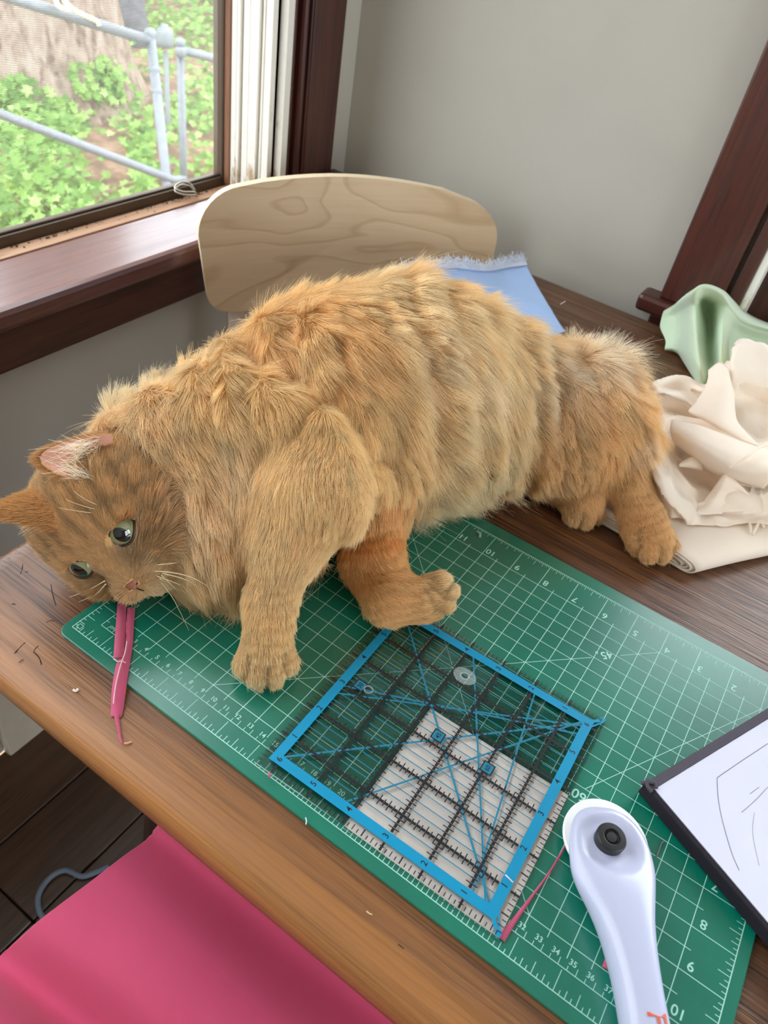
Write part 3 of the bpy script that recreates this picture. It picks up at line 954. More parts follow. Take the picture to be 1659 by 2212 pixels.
b = MB(); b.rings([[bk(u, v, z) for u, v in ((0, 0), (.21, 0), (.21, .17), (0, .17))] for z in (.0005, .0035)][::1]); keep(bevel(b.build('back_cover', M_cov), .0008, 2), book)
b = MB(); b.rings([[bk(u, v, z) for u, v in ((.001, .0045), (.207, .0045), (.207, .168), (.001, .168))] for z in (.0035, .0105)]); keep(bevel(b.build('page_block', plain('page_edges', srgb(196, 194, 206), .8, .3)), .0006, 1), book)
b = MB(); b.rings([[bk(u, v, z) for u, v in ((-.0006, -.0004), (.21, -.0004), (.21, .0058), (-.0006, .0058))] for z in (.0006, hb)]); keep(bevel(b.build('spine_tape', M_cov), .0012, 3), book)
b = MB(); b.rings([[bk(u, v, z) for u, v in ((-.0008, -.0004), (.0026, -.0004), (.0026, .171), (-.0008, .171))] for z in (.0006, hb - .0012)]); keep(bevel(b.build('edge_tape', plain('dark_edge_tape', srgb(44, 40, 48), .85, .2)), .0010, 3), book)
b = MB(); b.tube(catmull([bk(-.002, -.001, .0112), bk(.001, .001, .0142), bk(.004, .003, .0135), bk(.003, .006, .0125)], 14), .0013, 8); b.tube(catmull([bk(-.001, .006, .0118), bk(-.0015, .002, .0135), bk(.002, -.001, .0125)], 12), .0012, 8)
keep(b.build('folded_corner', M_cov, None, True), book)
b = MB(); b.add([bk(u, v, hb - .0007) for u, v in ((.0024, .0056), (.2095, .0056), (.2095, .17), (.0024, .17))], [(0, 1, 2, 3)]); keep(b.build('page', M_pg), book)
b = MB()
zq = hb - .0006


def pen(pts, w=.0004):
    p = catmull([at(x, y, zq) for x, y in pts], 40)
    for i in range(len(p) - 1): b.strip(p[i], p[i + 1], w, T + zq)


pen([(1549, 1680), (1600, 1645), (1659, 1606)]); pen([(1549, 1680), (1551, 1720), (1560, 1770), (1580, 1840), (1597, 1880)]); pen([(1602, 1755), (1630, 1730), (1659, 1700)], .0003); pen([(1620, 1715), (1640, 1700)], .0003); pen([(1630, 1755), (1626, 1800), (1640, 1870)], .0002)
keep(b.build('pencil_lines', M_pen), book)

# ------------------------------------------------------------------ chair
M_bir = Mat('birch_plywood', srgb(206, 176, 140), .45, .4)
_v = M_bir.coord((1, 1, 1))
_d = M_bir.noise(M_bir.coord((2.4, 2.4, 7)), 1.5, 2, .5, .4)
_s = M_bir.math('FRACT', M_bir.math('MULTIPLY', _d, 7))
_g = M_bir.ramp(_s, [(0, srgb(206, 177, 140)), (.10, srgb(190, 159, 120)), (.25, srgb(206, 177, 141)), (1, srgb(212, 185, 150))])
M_bir.set('Base Color', M_bir.mix(.10, _g, M_bir.ramp(M_bir.noise(M_bir.coord((14, 14, 260)), 1, 3), [(.3, (.4, .28, .17)), (.7, (.8, .66, .48))])))
M_bir = M_bir.m
M_ply = plain('pale_ply_edge', srgb(232, 212, 180), .5, .4, var=.05, vs=200)
M_post = plain('pale_chair_paint', srgb(222, 204, 192), .5, .4)
p0 = np.array([-.36, .49]); p1 = np.array([-.12, .82]); dr = (p1 - p0) / np.linalg.norm(p1 - p0); nf = np.array([dr[1], -dr[0]])
chair = tag(empty('chair', (*((p0 + p1) / 2 + nf * .18), 0)), 'pale birch plywood chair tucked into the corner behind the cat', 'chair')
cw = np.linalg.norm(p1 - p0)


def cp(u, d, z): return (*(p0 + dr * u + nf * d), T + z)


# outline of the backrest, clockwise, with its big rounded corners and gently arched top
ol = []
def arc(cx, cz, rx, rz, a0, a1, n=9): ol.extend([(cx + rx * math.cos(math.radians(q)), cz + rz * math.sin(math.radians(q))) for q in np.linspace(a0, a1, n)])
arc(.055, .024, .061, .052, 180, 95); 
ol.extend([(u, .078 + .0085 * math.sin(math.pi * (u - .06) / .28) - .012 * (u - .06)) for u in np.linspace(.08, .33, 12)])
arc(.352, .018, .060, .050, 80, 0); arc(.364, -.040, .046, .036, 0, -88); arc(.042, -.048, .040, .030, -92, -175)
b = MB(); bow = lambda u: -.030 * (1 - ((u - cw / 2) / (cw / 2)) ** 2) + .012; til = lambda z: -.16 * z
n = len(ol); cen = (np.mean([p[0] for p in ol]), np.mean([p[1] for p in ol]))
rings_f = []
for s_, dd in ((1, 0),):
    pass
def face(off, flip):
    K = 9; vs = []; fs = []
    for k in range(K):
        s_ = 1 - k / (K - 1) * .999
        for u, z in ol:
            uu = cen[0] + (u - cen[0]) * s_; z2 = cen[1] + (z - cen[1]) * s_
            vs.append(cp(uu, bow(uu) + til(z2) + off, z2))
    for k in range(K - 1):
        for j in range(n):
            q = (k * n + j, k * n + (j + 1) % n, (k + 1) * n + (j + 1) % n, (k + 1) * n + j)
            fs.append(q if flip else q[::-1])
    b.add(vs, fs, 0)
face(.006, True); face(-.006, False)
vs = [cp(u, bow(u) + til(z) + o_, z) for o_ in (.006, -.006) for u, z in ol]
b.add(vs, [(j, n + j, n + (j + 1) % n, (j + 1) % n) for j in range(n)], 1)
bk_ = b.build('backrest', [M_bir, M_ply], None, False); keep(bk_, chair)
for f in bk_.data.polygons: f.use_smooth = f.material_index == 0
for u in (.046, cw - .046):
    b = MB(); b.rings([[cp(u + du, dd_ + til(z) - .024, z) for du, dd_ in ((-.011, -.009), (.011, -.009), (.011, .009), (-.011, .009))] for z in (.0, -.10, -.30, -.52, -T)])
    keep(bevel(b.build('leg', M_post), .003, 2), chair)
    b = MB(); b.rings([[cp(u + du, .37 + dd_ + .02 * (z + .3), z) for du, dd_ in ((-.013, -.013), (.013, -.013), (.013, .013), (-.013, .013))] for z in (-.325, -T)])
    keep(bevel(b.build('leg', M_post), .003, 2), chair)
b = MB(); b.rings([[cp(x, y, z) for x, y in rrect(.0, cw, -.02, .39, .05)] for z in (-.325, -.31)]); keep(bevel(b.build('seat', M_bir), .003, 2), chair)
b = MB(); b.box(0, 1, 0, 1, 0, 1); b = MB()
for d0 in (-.018, .37): b.rings([[cp(u, d0 + y, z) for y, z in ((-.008, -.365), (.008, -.365), (.008, -.325), (-.008, -.325))] for u in (.05, cw - .05)])
keep(b.build('seat_rail', M_post), chair)
# ------------------------------------------------------------------ cloth
def cloth(name, rows, nu, nv, m, noise=(0, 20, 1), thick=.0006, parent=None, world_rows=None, seed=3, ridged=0):
    G = [[at(*p) for p in r] for r in rows] if world_rows is None else world_rows
    A = patch(G, nu, nv)
    P = A.reshape(-1, 3)
    du = np.gradient(A, axis=0); dv = np.gradient(A, axis=1)
    N = np.cross(du, dv).reshape(-1, 3); N /= np.linalg.norm(N, axis=1, keepdims=True) + 1e-9
    N *= np.sign(N[:, 2:3] + 1e-9)
    if noise[0]:
        k = vnoise(P, noise[1], seed, noise[2])
        if ridged: k = 1 - 2 * np.abs(k) ** .8
        P = P + N * (k * noise[0])[:, None]
    return P.reshape(nu, nv, 3), N


def lay(P, lo):
    P = P.copy(); P[..., 2] = np.maximum(P[..., 2], lo); return P


M_pink = fabric('pink_cotton', srgb(196, 74, 108), .8, 2400, 0, .03, .12)
M_pink2 = fabric('pink_strip_cotton', srgb(192, 82, 114), .8, 2400, 0, .06, .3)
M_bluec = fabric('light_blue_cotton', srgb(174, 204, 248), .85, 2400, .12)
M_wh = fabric('white_fringe', srgb(226, 232, 244), .9, 2400, .2)
M_grn = fabric('sage_green_cotton', srgb(208, 226, 198), .85, 2400, .15)
M_crm = fabric('cream_muslin', srgb(254, 241, 226), .85, 2400, .22, .03)

# pink cloth over a stool at the near edge of the table
Wp = lambda *p: at(*p)
rows = []
edge = [(339, 1809), (232, 1895), (101, 1998), (0, 2084), (-110, 2172), (-260, 2290)]
ctl = [[(500, 1942), (720, 2127), (930, 2303), (1150, 2490)], [(415, 2045), (640, 2245), (850, 2430), (1080, 2620)], [(300, 2150), (520, 2350), (740, 2540), (960, 2730)],
       [(205, 2245), (400, 2450), (620, 2650), (850, 2850)], [(100, 2330), (300, 2550), (520, 2760), (760, 2980)], [(-20, 2450), (160, 2670), (380, 2880), (620, 3100)]]
hs = [-.104, -.094, -.096, -.120, -.088, -.122]
for (ex, ey), cs, h in zip(edge, ctl, hs):
    e = Wp(ex, ey, h - .004)
    inner = [Wp(cx, cy, h + dz) for (cx, cy), dz in zip(cs, (.002, -.002, .002, -.006))]
    low = e + np.array([.016, .0, -.10])
    rows.append([low + np.array([.01, 0, -.22]), low, e + np.array([.004, 0, -.012]), e, *inner])
r0 = [p + np.array([.004, .008, .020 if i > 2 else .0]) for i, p in enumerate(rows[0])]
r1 = [p + np.array([.006, .024, .034 if i > 2 else 0]) for i, p in enumerate(rows[0])]
last = rows[-1]; rl0 = [p + np.array([-.02, -.02, -.14]) for p in last]
A, N = cloth('x', None, 110, 110, None, (.0050, 10, 2), world_rows=[r1, r0] + rows + [rl0])
b = MB(); b.add(A.reshape(-1, 3), grid_faces(110, 110))
o = solid(b.build('pink_cloth', M_pink, None, True), .0012); tag(o, 'smooth bright pink cloth spread out below the near table edge', 'fabric')
sx, sy = .22, -.17
stl = tag(empty('stool', (sx, sy, 0)), 'low stool hidden beneath the pink cloth', 'stool')
b = MB(); b.rings([[(x, y, T + z) for x, y in rrect(sx - .05, sx + .20, sy - .05, sy + .10, .04)] for z in (-.185, -.150)]); keep(b.build('seat', M_leg), stl)
for dx, dy in ((-.03, -.03), (.18, -.03), (-.03, .08), (.18, .08)):
    b = MB(); b.tube([(sx + dx, sy + dy, 0), (sx + dx, sy + dy, .3), (sx + dx, sy + dy, T - .184)], .012, 8); keep(b.build('leg', M_leg), stl)

# blue cloth behind the cat
rows = [[(850, 592, .062), (890, 580, .054), (925, 578, .050), (965, 569, .044), (1010, 572, .036), (1055, 575, .027), (1095, 564, .022), (1131, 558, .018)],
        [(850, 612, .058), (890, 598, .050), (925, 594, .046), (965, 588, .040), (1010, 592, .031), (1055, 596, .023), (1095, 589, .017), (1143, 583, .014)],
        [(850, 640, .046), (890, 630, .042), (925, 622, .036), (965, 622, .030), (1010, 626, .023), (1060, 632, .015), (1110, 628, .010), (1168, 630, .0085)],
        [(850, 700, .020), (890, 690, .020), (925, 680, .018), (965, 676, .014), (1015, 680, .011), (1075, 680, .008), (1130, 680, .006), (1200, 684, .0055)],
        [(850, 760, .004), (890, 750, .004), (925, 740, .004), (965, 740, .004), (1020, 740, .003), (1085, 740, .002), (1150, 740, .001), (1222, 716, .002)]]
A, N = cloth('x', rows, 60, 90, None, (.0016, 30, 2), seed=9); A = lay(A, TT + .0008)
b = MB(); b.add(A.reshape(-1, 3), grid_faces(60, 90))
blue = solid(b.build('blue_cloth', M_bluec, None, True), .0012, 1); tag(blue, 'light blue cloth with frayed white edge lying behind the cat', 'fabric')
b = MB()
for j in range(0, 89):                                   # frayed white threads along the far edge
    for k in range(16):
        t = rng.random(); p = A[0, j] * (1 - t) + A[0, min(j + 1, 89)] * t
        d = A[0, j] - A[5, j]; d /= np.linalg.norm(d)
        q = p + d * rng.uniform(-.012, .004) + rng.normal(0, .0012, 3) + np.array([0, 0, .0018])
        e = q + d * rng.uniform(.003, .008) + rng.normal(0, .0025, 3)
        b.tube([q, (q + e) / 2 + rng.normal(0, .0008, 3), e], .00022, 3)
fr = b.build('frayed_edge', M_wh, blue); tag(fr, 'white frayed edge', kind='stuff')
b = MB(); nb = 12; b.add((A[:nb].reshape(-1, 3) + np.array([0, 0, .0021])), grid_faces(nb, 90)); b.build('selvedge', M_wh, blue, True)

# green cloth
rows = [[(1440, 676, .0), (1462, 660, .0), (1500, 640, .01), (1530, 628, .02), (1575, 640, .02), (1620, 680, .01), (1680, 700, .0), (1740, 710, .0)],
        [(1433, 672, .022), (1452, 661, .034), (1494, 626, .090), (1522, 614, .104), (1562, 630, .094), (1606, 680, .066), (1668, 709, .056), (1740, 725, .05)],
        [(1428, 690, .016), (1460, 680, .030), (1500, 660, .074), (1524, 660, .060), (1566, 662, .082), (1604, 700, .062), (1668, 722, .052), (1740, 740, .045)],
        [(1426, 708, .010), (1462, 704, .024), (1502, 695, .062), (1530, 705, .040), (1562, 700, .068), (1598, 722, .046), (1668, 738, .040), (1740, 755, .035)],
        [(1437, 735, .007), (1464, 735, .018), (1506, 750, .048), (1533, 765, .026), (1560, 752, .052), (1592, 748, .034), (1668, 757, .030), (1740, 775, .025)],
        [(1436, 752, .004), (1466, 758, .010), (1510, 795, .036), (1534, 812, .018), (1560, 802, .034), (1600, 790, .022), (1668, 790, .02), (1740, 800, .018)],
        [(1436, 757, .001), (1466, 766, .001), (1498, 820, .006), (1520, 842, .010), (1545, 850, .016), (1600, 820, .012), (1668, 820, .01), (1740, 825, .01)]]
A, N = cloth('x', rows, 84, 100, None, (.0018, 26, 2), seed=5); A = lay(A, TT + .0008)
b = MB(); b.add(A.reshape(-1, 3), grid_faces(84, 100))
tag(solid(b.build('green_cloth', M_grn, None, True), .0012, 1), 'sage green cloth bunched into a peak at the far edge of the table', 'fabric')

# heap of cream muslin
rows = [[(1380, 850, .0), (1430, 828, .0), (1475, 822, .002), (1525, 838, .01), (1572, 792, .03), (1600, 744, .05), (1640, 752, .06), (1690, 768, .06), (1760, 780, .05)],
        [(1392, 840, .026), (1430, 826, .032), (1475, 818, .034), (1525, 840, .036), (1572, 790, .060), (1597, 739, .084), (1640, 748, .084), (1690, 765, .08), (1760, 780, .08)],
        [(1398, 846, .034), (1430, 846, .030), (1475, 852, .026), (1520, 866, .026), (1568, 820, .060), (1588, 770, .084), (1640, 778, .082), (1690, 796, .08), (1760, 820, .08)],
        [(1398, 842, .036), (1432, 846, .044), (1475, 862, .050), (1512, 880, .046), (1566, 860, .050), (1584, 815, .072), (1640, 830, .070), (1690, 845, .07), (1760, 870, .07)],
        [(1395, 880, .022), (1430, 890, .022), (1475, 902, .022), (1510, 908, .026), (1548, 895, .040), (1582, 880, .044), (1640, 872, .048), (1690, 890, .05), (1760, 910, .05)],
        [(1392, 912, .018), (1440, 912, .022), (1468, 904, .042), (1520, 918, .046), (1566, 938, .050), (1612, 955, .044), (1645, 945, .036), (1690, 950, .04), (1760, 970, .04)],
        [(1388, 948, .024), (1430, 952, .026), (1470, 940, .050), (1522, 955, .060), (1572, 980, .062), (1620, 1003, .062), (1660, 1000, .056), (1700, 1020, .05), (1760, 1030, .05)],
        [(1380, 985, .034), (1412, 972, .048), (1452, 990, .028), (1502, 1008, .022), (1552, 1035, .022), (1602, 1056, .026), (1650, 1070, .028), (1700, 1080, .03), (1760, 1090, .03)],
        [(1384, 1035, .028), (1420, 1022, .050), (1458, 1046, .036), (1492, 1062, .020), (1538, 1078, .016), (1580, 1070, .028), (1640, 1096, .018), (1700, 1110, .02), (1760, 1120, .02)],
        [(1408, 1092, .012), (1440, 1082, .036), (1480, 1092, .028), (1504, 1110, .014), (1550, 1118, .012), (1600, 1112, .012), (1650, 1118, .012), (1700, 1125, .014), (1760, 1130, .014)],
        [(1436, 1128, .002), (1452, 1124, .012), (1490, 1130, .013), (1520, 1138, .011), (1560, 1140, .011), (1600, 1136, .011), (1650, 1136, .012), (1700, 1145, .012), (1760, 1150, .012)]]
A, N = cloth('x', rows, 150, 150, None, (.0042, 24, 3), seed=14, ridged=1); A = lay(A, TT + .0008)
b = MB(); b.add(A.reshape(-1, 3), grid_faces(150, 150))
tag(solid(b.build('cream_cloth', M_crm, None, True), .0010, 1), 'crumpled cream muslin heap at the right edge behind the hind paw', 'fabric')


def flap(name, rows, label, m=M_crm, nu=24, nv=24, noise=(.0008, 60, 2), t=.0008, cat='fabric', seed=2, group=None):
    A, N = cloth('x', rows, nu, nv, None, noise, seed=seed); A = lay(A, TT + .001)
    b = MB(); b.add(A.reshape(-1, 3), grid_faces(nu, nv))
    return tag(solid(b.build(name, m, None, True), t, 0), label, cat, group)


flap('muslin_flap', [[(1530, 800, .060), (1555, 782, .072), (1572, 794, .078), (1574, 800, .078)],
                     [(1528, 826, .060), (1548, 826, .074), (1572, 836, .076), (1585, 850, .066)],
                     [(1505, 868, .058), (1535, 868, .070), (1565, 885, .070), (1590, 905, .064)],
                     [(1488, 890, .056), (1530, 905, .064), (1570, 925, .066), (1612, 935, .064)],
                     [(1520, 905, .054), (1560, 930, .058), (1600, 950, .062), (1640, 962, .062)]], 'stiff white triangular muslin flap standing up in the cream heap', seed=31)
flap('muslin_flap', [[(1450, 908, .060), (1520, 922, .066), (1590, 950, .066), (1665, 975, .066)], [(1448, 930, .058), (1510, 955, .068), (1585, 985, .070), (1665, 1012, .070)],
                     [(1455, 955, .044), (1505, 985, .052), (1570, 1015, .058), (1660, 1040, .056)], [(1470, 962, .034), (1510, 1000, .034), (1560, 1030, .034), (1650, 1055, .034)]], 'long rolled muslin fold across the middle of the cream heap', seed=33)
flap('muslin_strip', [[(1500, 1085, .020), (1550, 1080, .022), (1600, 1075, .022), (1632, 1070, .021)], [(1495, 1116, .016), (1545, 1108, .018), (1600, 1104, .018), (1637, 1100, .018)]], 'narrow cream muslin strip lying flat on the folded muslin', noise=(.0004, 80, 1), nu=6, cat='fabric scrap')
flap('muslin_strip', [[(1668, 952, .078), (1640, 962, .078), (1610, 985, .076), (1574, 1010, .064)], [(1668, 960, .077), (1643, 969, .077), (1613, 991, .075), (1575, 1013, .063)]], 'thin white muslin ribbon trailing over the rolled fold', noise=(0, 1, 1), nu=4, cat='fabric scrap')
flap('muslin_scrap', [[(1470, 1000, .040), (1500, 985, .046), (1520, 995, .044)], [(1466, 1005, .038), (1492, 1003, .042), (1518, 1012, .038)], [(1468, 1008, .036), (1490, 1010, .036), (1516, 1016, .034)]], 'small torn muslin corner poking from the left of the cream heap', cat='fabric scrap', nu=10, nv=10)
flap('muslin_scrap', [[(1500, 1110, .019), (1530, 1070, .022), (1562, 1026, .046), (1566, 1024, .046)], [(1525, 1112, .018), (1548, 1075, .026), (1568, 1040, .044), (1590, 1040, .040)], [(1560, 1110, .018), (1578, 1085, .020), (1600, 1068, .026), (1640, 1090, .020)]], 'pointed muslin peak beside the narrow flat strip', cat='fabric scrap', seed=8)

# folded muslin: several layers wrapped round a fold at the front
f0 = at(1500, 1246, -.003); f1 = at(1659, 1208, -.003); ex = (f1 - f0); ex /= np.linalg.norm(ex); ex[2] = 0
ey = np.array([-ex[1], ex[0], 0])
fm = tag(empty('folded_muslin', f0), 'thick folded cream muslin with rounded front fold beside the hind paw', 'fabric')
for i, (off, hgt, back, lft) in enumerate(((0, .0125, .13, 0), (.0016, .0100, .10, -.001), (.0034, .0074, .09, .001), (.0050, .0048, .085, 0))):
    prof = []
    R_ = hgt / 2
    prof += [(back, .0006 + i * .0011)] + [(t, .0006 + i * .0011) for t in np.linspace(back * .8, .012 + off, 6)]
    prof += [(.010 + off - (R_ * 1.5) * math.sin(q), .0006 + i * .0011 + R_ - R_ * math.cos(q) - i * .0004) for q in np.linspace(.1, math.pi - .1, 12)]
    prof += [(t, .0006 + i * .0006 + hgt + .0012 * math.sin(t * 60)) for t in np.linspace(.014 + off, back, 12)]
    V = []
    us = np.linspace(lft - .002, .26, 30)
    for u in us:
        for (t, z) in prof:
            p = f0 + ex * u + ey * t; V.append((p[0] - .10 * t * 0, p[1], TT + z + .0012 * math.sin(u * 40 + t * 30) * min(1, z / .006)))
    # the left end slants back to the right of the paw
    V = np.array(V).reshape(30, len(prof), 3)
    sh = np.clip(1 - us / .06, 0, 1)[:, None]
    V[:, :, :2] += (sh[..., None] * np.array([t for t, z in prof])[None, :, None] * (-.55)) * ex[:2]
    b = MB(); b.add(V.reshape(-1, 3), grid_faces(30, len(prof)))
    keep(solid(b.build('layer', M_crm, None, True), .0009, 0), fm)
b = MB()
for c_, ln in ((1628, 22), (1640, -14), (1612, 10)):
    p = at(c_, 1122, .0115); q = at(c_ + ln, 1140 if ln > 15 else 1155, .0115)
    b.tube(catmull([p, (p + q) / 2 + np.array([0, 0, .003]), q], 8), .0012, 6)
keep(b.build('creases', M_crm, None, True), fm)

# pink strips under the cat's chin
def ribbon(pts, w, lift=.0006, n=40, wob=.0002):
    c = catmull([at(x, y, h) for x, y, h in pts], n); ww = np.interp(np.linspace(0, 1, n), np.linspace(0, 1, len(w)), w)
    d = np.gradient(c, axis=0); d /= np.linalg.norm(d, axis=1, keepdims=True)
    s = np.cross(d, [0, 0, 1]); s /= np.linalg.norm(s, axis=1, keepdims=True)
    z = np.array([0, 0, 1.0])
    return np.stack([c - s * ww[:, None] / 2 + z * wob * np.sin(np.arange(n) * 1.3)[:, None], c + z * lift * .5, c + s * ww[:, None] / 2 + z * wob * np.cos(np.arange(n) * .9)[:, None]], 1)


def strip_thing(name, pts, w, label, m=M_pink2, cat='fabric scrap', **k):
    A = ribbon(pts, w, **k); b = MB(); b.add(A.reshape(-1, 3), grid_faces(*A.shape[:2]))
    return tag(solid(b.build(name, m, None, True), .0006, 0), label, cat)


strip_thing('pink_strip', [(264, 1292, .001), (262, 1330, .0012), (259, 1375, .0016), (256, 1421, .0022)], [.0058, .0060, .0062, .0062], 'shorter pink fabric strip, left of the pair under the chin')
strip_thing('pink_strip', [(284, 1313, .001), (280, 1350, .0010), (276, 1395, .0010), (265, 1440, .0012), (257, 1490, .0010), (253, 1535, -.0016), (250, 1548, -.0018)], [.0050, .0056, .0060, .0085, .0085, .0070, .0060], 'longer pink fabric strip reaching off the mat corner onto the wood')
strip_thing('pink_tail', [(251, 1543, -.0012), (256, 1570, -.0018), (259, 1590, -.002), (263, 1607, -.002)], [.0030, .0018, .0012, .0006], 'thin frayed pink tail at the end of the strip on the wood', n=16)
M_thr = plain('pale_thread', srgb(230, 190, 196), .8)
b = MB(); b.tube(catmull([at(*p) for p in ((274, 1385, .0036), (270, 1410, .004), (261, 1435, .0036), (252, 1470, .003), (247, 1500, .0026), (245, 1520, .002))], 30), .0004, 6)
b.tube(catmull([at(*p) for p in ((245, 1423, .0015), (254, 1429, .0032), (263, 1428, .0036), (272, 1432, .003))], 16), .0003, 6)
tag(b.build('pale_thread', M_thr, None, True), 'pale pink loose thread lying along the longer pink strip', 'thread')
strip_thing('pink_ravelling', [(1083, 2029, .0012), (1110, 1990, .0012), (1150, 1935, .0012), (1190, 1880, .0014), (1226, 1818, .002)], [.0040, .0026, .0012, .0009, .0008], 'pink fabric ravelling running from the ruler corner to the cutter')
b = MB(); b.tube(catmull([at(*p) for p in ((1222, 1818, .0012), (1230, 1798, .002), (1226, 1790, .0022), (1219, 1797, .0014), (1226, 1805, .001))], 20), .00045, 6)
tag(b.build('grey_lint', plain('grey_lint', srgb(120, 110, 118), .9), None, True), 'tiny grey lint curl at the left of the cutter head', 'lint')
strip_thing('pink_offcut', [(1330, 2040, .001), (1318, 2070, .001), (1310, 2093, .001)], [.0046, .0046, .0046], 'small pink offcut half hidden below the rotary cutter', n=12)

# loose flecks of thread on the table and mat
def fleck(pts, r, c, label, name='lint_fleck'):
    b = MB(); b.tube(catmull([at(*p) for p in pts], 8), r, 5)
    tag(b.build(name, plain('lint', c, .9), None, True), label, 'lint')


lp_ = -.0022
fleck([(158, 1490, lp_), (164, 1493, lp_), (169, 1488, lp_)], .0008, srgb(238, 228, 216), 'white fleck on the bare wood left of the pink strips')
fleck([(268, 1606, lp_), (276, 1605, lp_), (284, 1602, lp_)], .0005, srgb(226, 166, 140), 'peach thread snippet just below the pink tail')
fleck([(660, 1766, .0006), (662, 1773, .0006), (661, 1781, .0006)], .0004, srgb(190, 215, 205), 'pale snippet on the near green border of the mat')
fleck([(792, 1968, lp_), (797, 1973, lp_), (804, 1976, lp_)], .0004, srgb(214, 180, 130), 'pale scratch-like snippet on the near table edge below the ruler')
fleck([(1211, 657, lp_), (1216, 654, lp_), (1221, 651, lp_)], .0007, srgb(240, 226, 214), 'white fleck on the table beyond the blue cloth')
fleck([(1418, 1850, .0006), (1424, 1836, .0006), (1430, 1820, .0006), (1434, 1819, .0006)], .0004, srgb(140, 120, 132), 'grey pink thread between the cutter and the sketchbook')
fleck([(1030, 1148, .0006), (1036, 1153, .0008), (1036, 1160, .0006)], .0012, srgb(150, 180, 172), 'pale worn speck on the far edge of the mat')
fleck([(581, 1677, .0040), (584, 1674, .0048), (580, 1671, .004)], .0008, srgb(190, 90, 110), 'pink lint crumb at the near left corner of the ruler', 'pink_crumb')
fleck([(1092, 1890, .0045), (1100, 1898, .005), (1108, 1906, .0042)], .0004, srgb(235, 215, 220), 'white thread lying across the blue ruler border')

# grey blue cord on the floor
b = MB(); b.tube(catmull([at(*p) for p in ((235, 1872, -T + .006), (208, 1884, -T + .006), (176, 1893, -T + .006), (140, 1880, -T + .006), (106, 1898, -T + .006), (84, 1932, -T + .006), (84, 1965, -T + .006), (98, 1988, -T + .006), (125, 2010, -T + .006))], 80), .0038, 10)
tag(b.build('cord', plain('grey_blue_cord', srgb(118, 132, 150), .7, .3), None, True), 'grey blue cord looped on the dark floor', 'cord')
# ------------------------------------------------------------------ the cat
RC, DC, FC = ROT[0], ROT[1], ROT[2]                       # right, down and away, as seen from the chair of the photographer


def img(dx, dy, dz=0.0):
    v = RC * dx + DC * dy + FC * dz
    return v / np.linalg.norm(v)


GOLD = np.array([.975, .755, .41]); PALE = np.array([.985, .855, .59]); ORNG = np.array([.95, .62, .27]); CREAM = np.array([.985, .90, .74]); TAN = np.array([.95, .70, .385]); FACE = np.array([.70, .45, .21]); DARK = np.array([.50, .26, .095])  # the face tone is darkened to hold the shade on the face
prims = []


def seg(a, b, ra, rb, k, flow, length, lift, col):
    prims.append((np.array(a), np.array(b), ra, rb, k, np.array(flow), length, lift, np.array(col)))


def ball(c, r, k, flow, length, lift, col): seg(c, c, r, r, k, flow, length, lift, col)


# trunk, lying on its side
chest = at(575, 965, .078); ribs = at(715, 880, .086); belly = at(875, 842, .084); loin = at(1025, 850, .068); rump = at(1140, 862, .060)
seg(chest, ribs, .064, .078, .03, img(.55, .8), .017, .45, GOLD)
seg(ribs, belly, .077, .082, .03, img(.75, .65), .020, .50, GOLD * .5 + PALE * .5)
seg(belly, loin, .081, .062, .03, img(.8, .6), .020, .45, PALE * .6 + GOLD * .4)
seg(loin, rump, .062, .050, .03, img(.85, .35), .016, .4, GOLD)
ball(at(930, 960, .050), .050, .03, img(.6, .9), .024, .5, PALE)
ball(at(1010, 940, .050), .046, .03, img(.5, .9), .022, .5, PALE * .7 + GOLD * .3)
ball(at(1120, 930, .042), .042, .03, img(.3, .9), .014, .35, TAN)
ball(at(560, 1105, .052), .045, .03, img(.2, 1), .018, .4, TAN)
ball(at(450, 1180, .036), .036, .03, img(.15, 1), .018, .4, TAN * .6 + PALE * .4)
ball(at(770, 1010, .060), .042, .03, img(.6, .7), .016, .4, GOLD)
# neck and ruff
seg(at(520, 940, .078), at(385, 1000, .064), .054, .045, .03, img(.25, .9), .019, .5, PALE * .6 + TAN * .4)
ball(at(325, 922, .046), .026, .025, img(-.1, -1, -.1), .020, .75, PALE)
ball(at(488, 920, .060), .040, .03, img(.4, -.2), .019, .7, GOLD)
ball(at(395, 1120, .044), .036, .025, img(.3, .9), .016, .45, TAN * .5 + PALE * .5)
# thigh and hind legs
thigh = at(1268, 858, .066)
ball(thigh, .040, .025, (0, 0, 0), .024, 1.0, CREAM)
seg(at(1285, 905, .066), at(1330, 960, .046), .046, .034, .025, img(.6, .7), .020, .6, GOLD * .5 + ORNG * .5)
seg(at(1325, 980, .040), at(1352, 1050, .028), .028, .019, .015, img(.45, .9), .011, .35, GOLD)
seg(at(1352, 1050, .028), at(1385, 1120, .018), .0175, .0155, .010, img(.45, .9), .006, .3, TAN)
seg(at(1385, 1120, .017), at(1412, 1165, .0135), .0165, .0155, .010, img(.4, .9), .005, .3, TAN)
for x, y, r in ((1379, 1176, .0092), (1401, 1191, .0096), (1424, 1192, .0096), (1444, 1181, .0090)):
    seg(at(x - 12, y - 26, .013), at(x, y, .0085), .0085, r, .0026, img(.3, .9), .0034, .3, TAN * .9 + PALE * .1)
ball(at(1222, 965, .046), .044, .025, img(.3, .9), .013, .4, TAN)
seg(at(1180, 960, .030), at(1228, 1035, .019), .030, .021, .015, img(.4, .9), .009, .35, TAN)
seg(at(1228, 1035, .019), at(1258, 1088, .0145), .0195, .0165, .010, img(.45, .85), .006, .3, TAN)
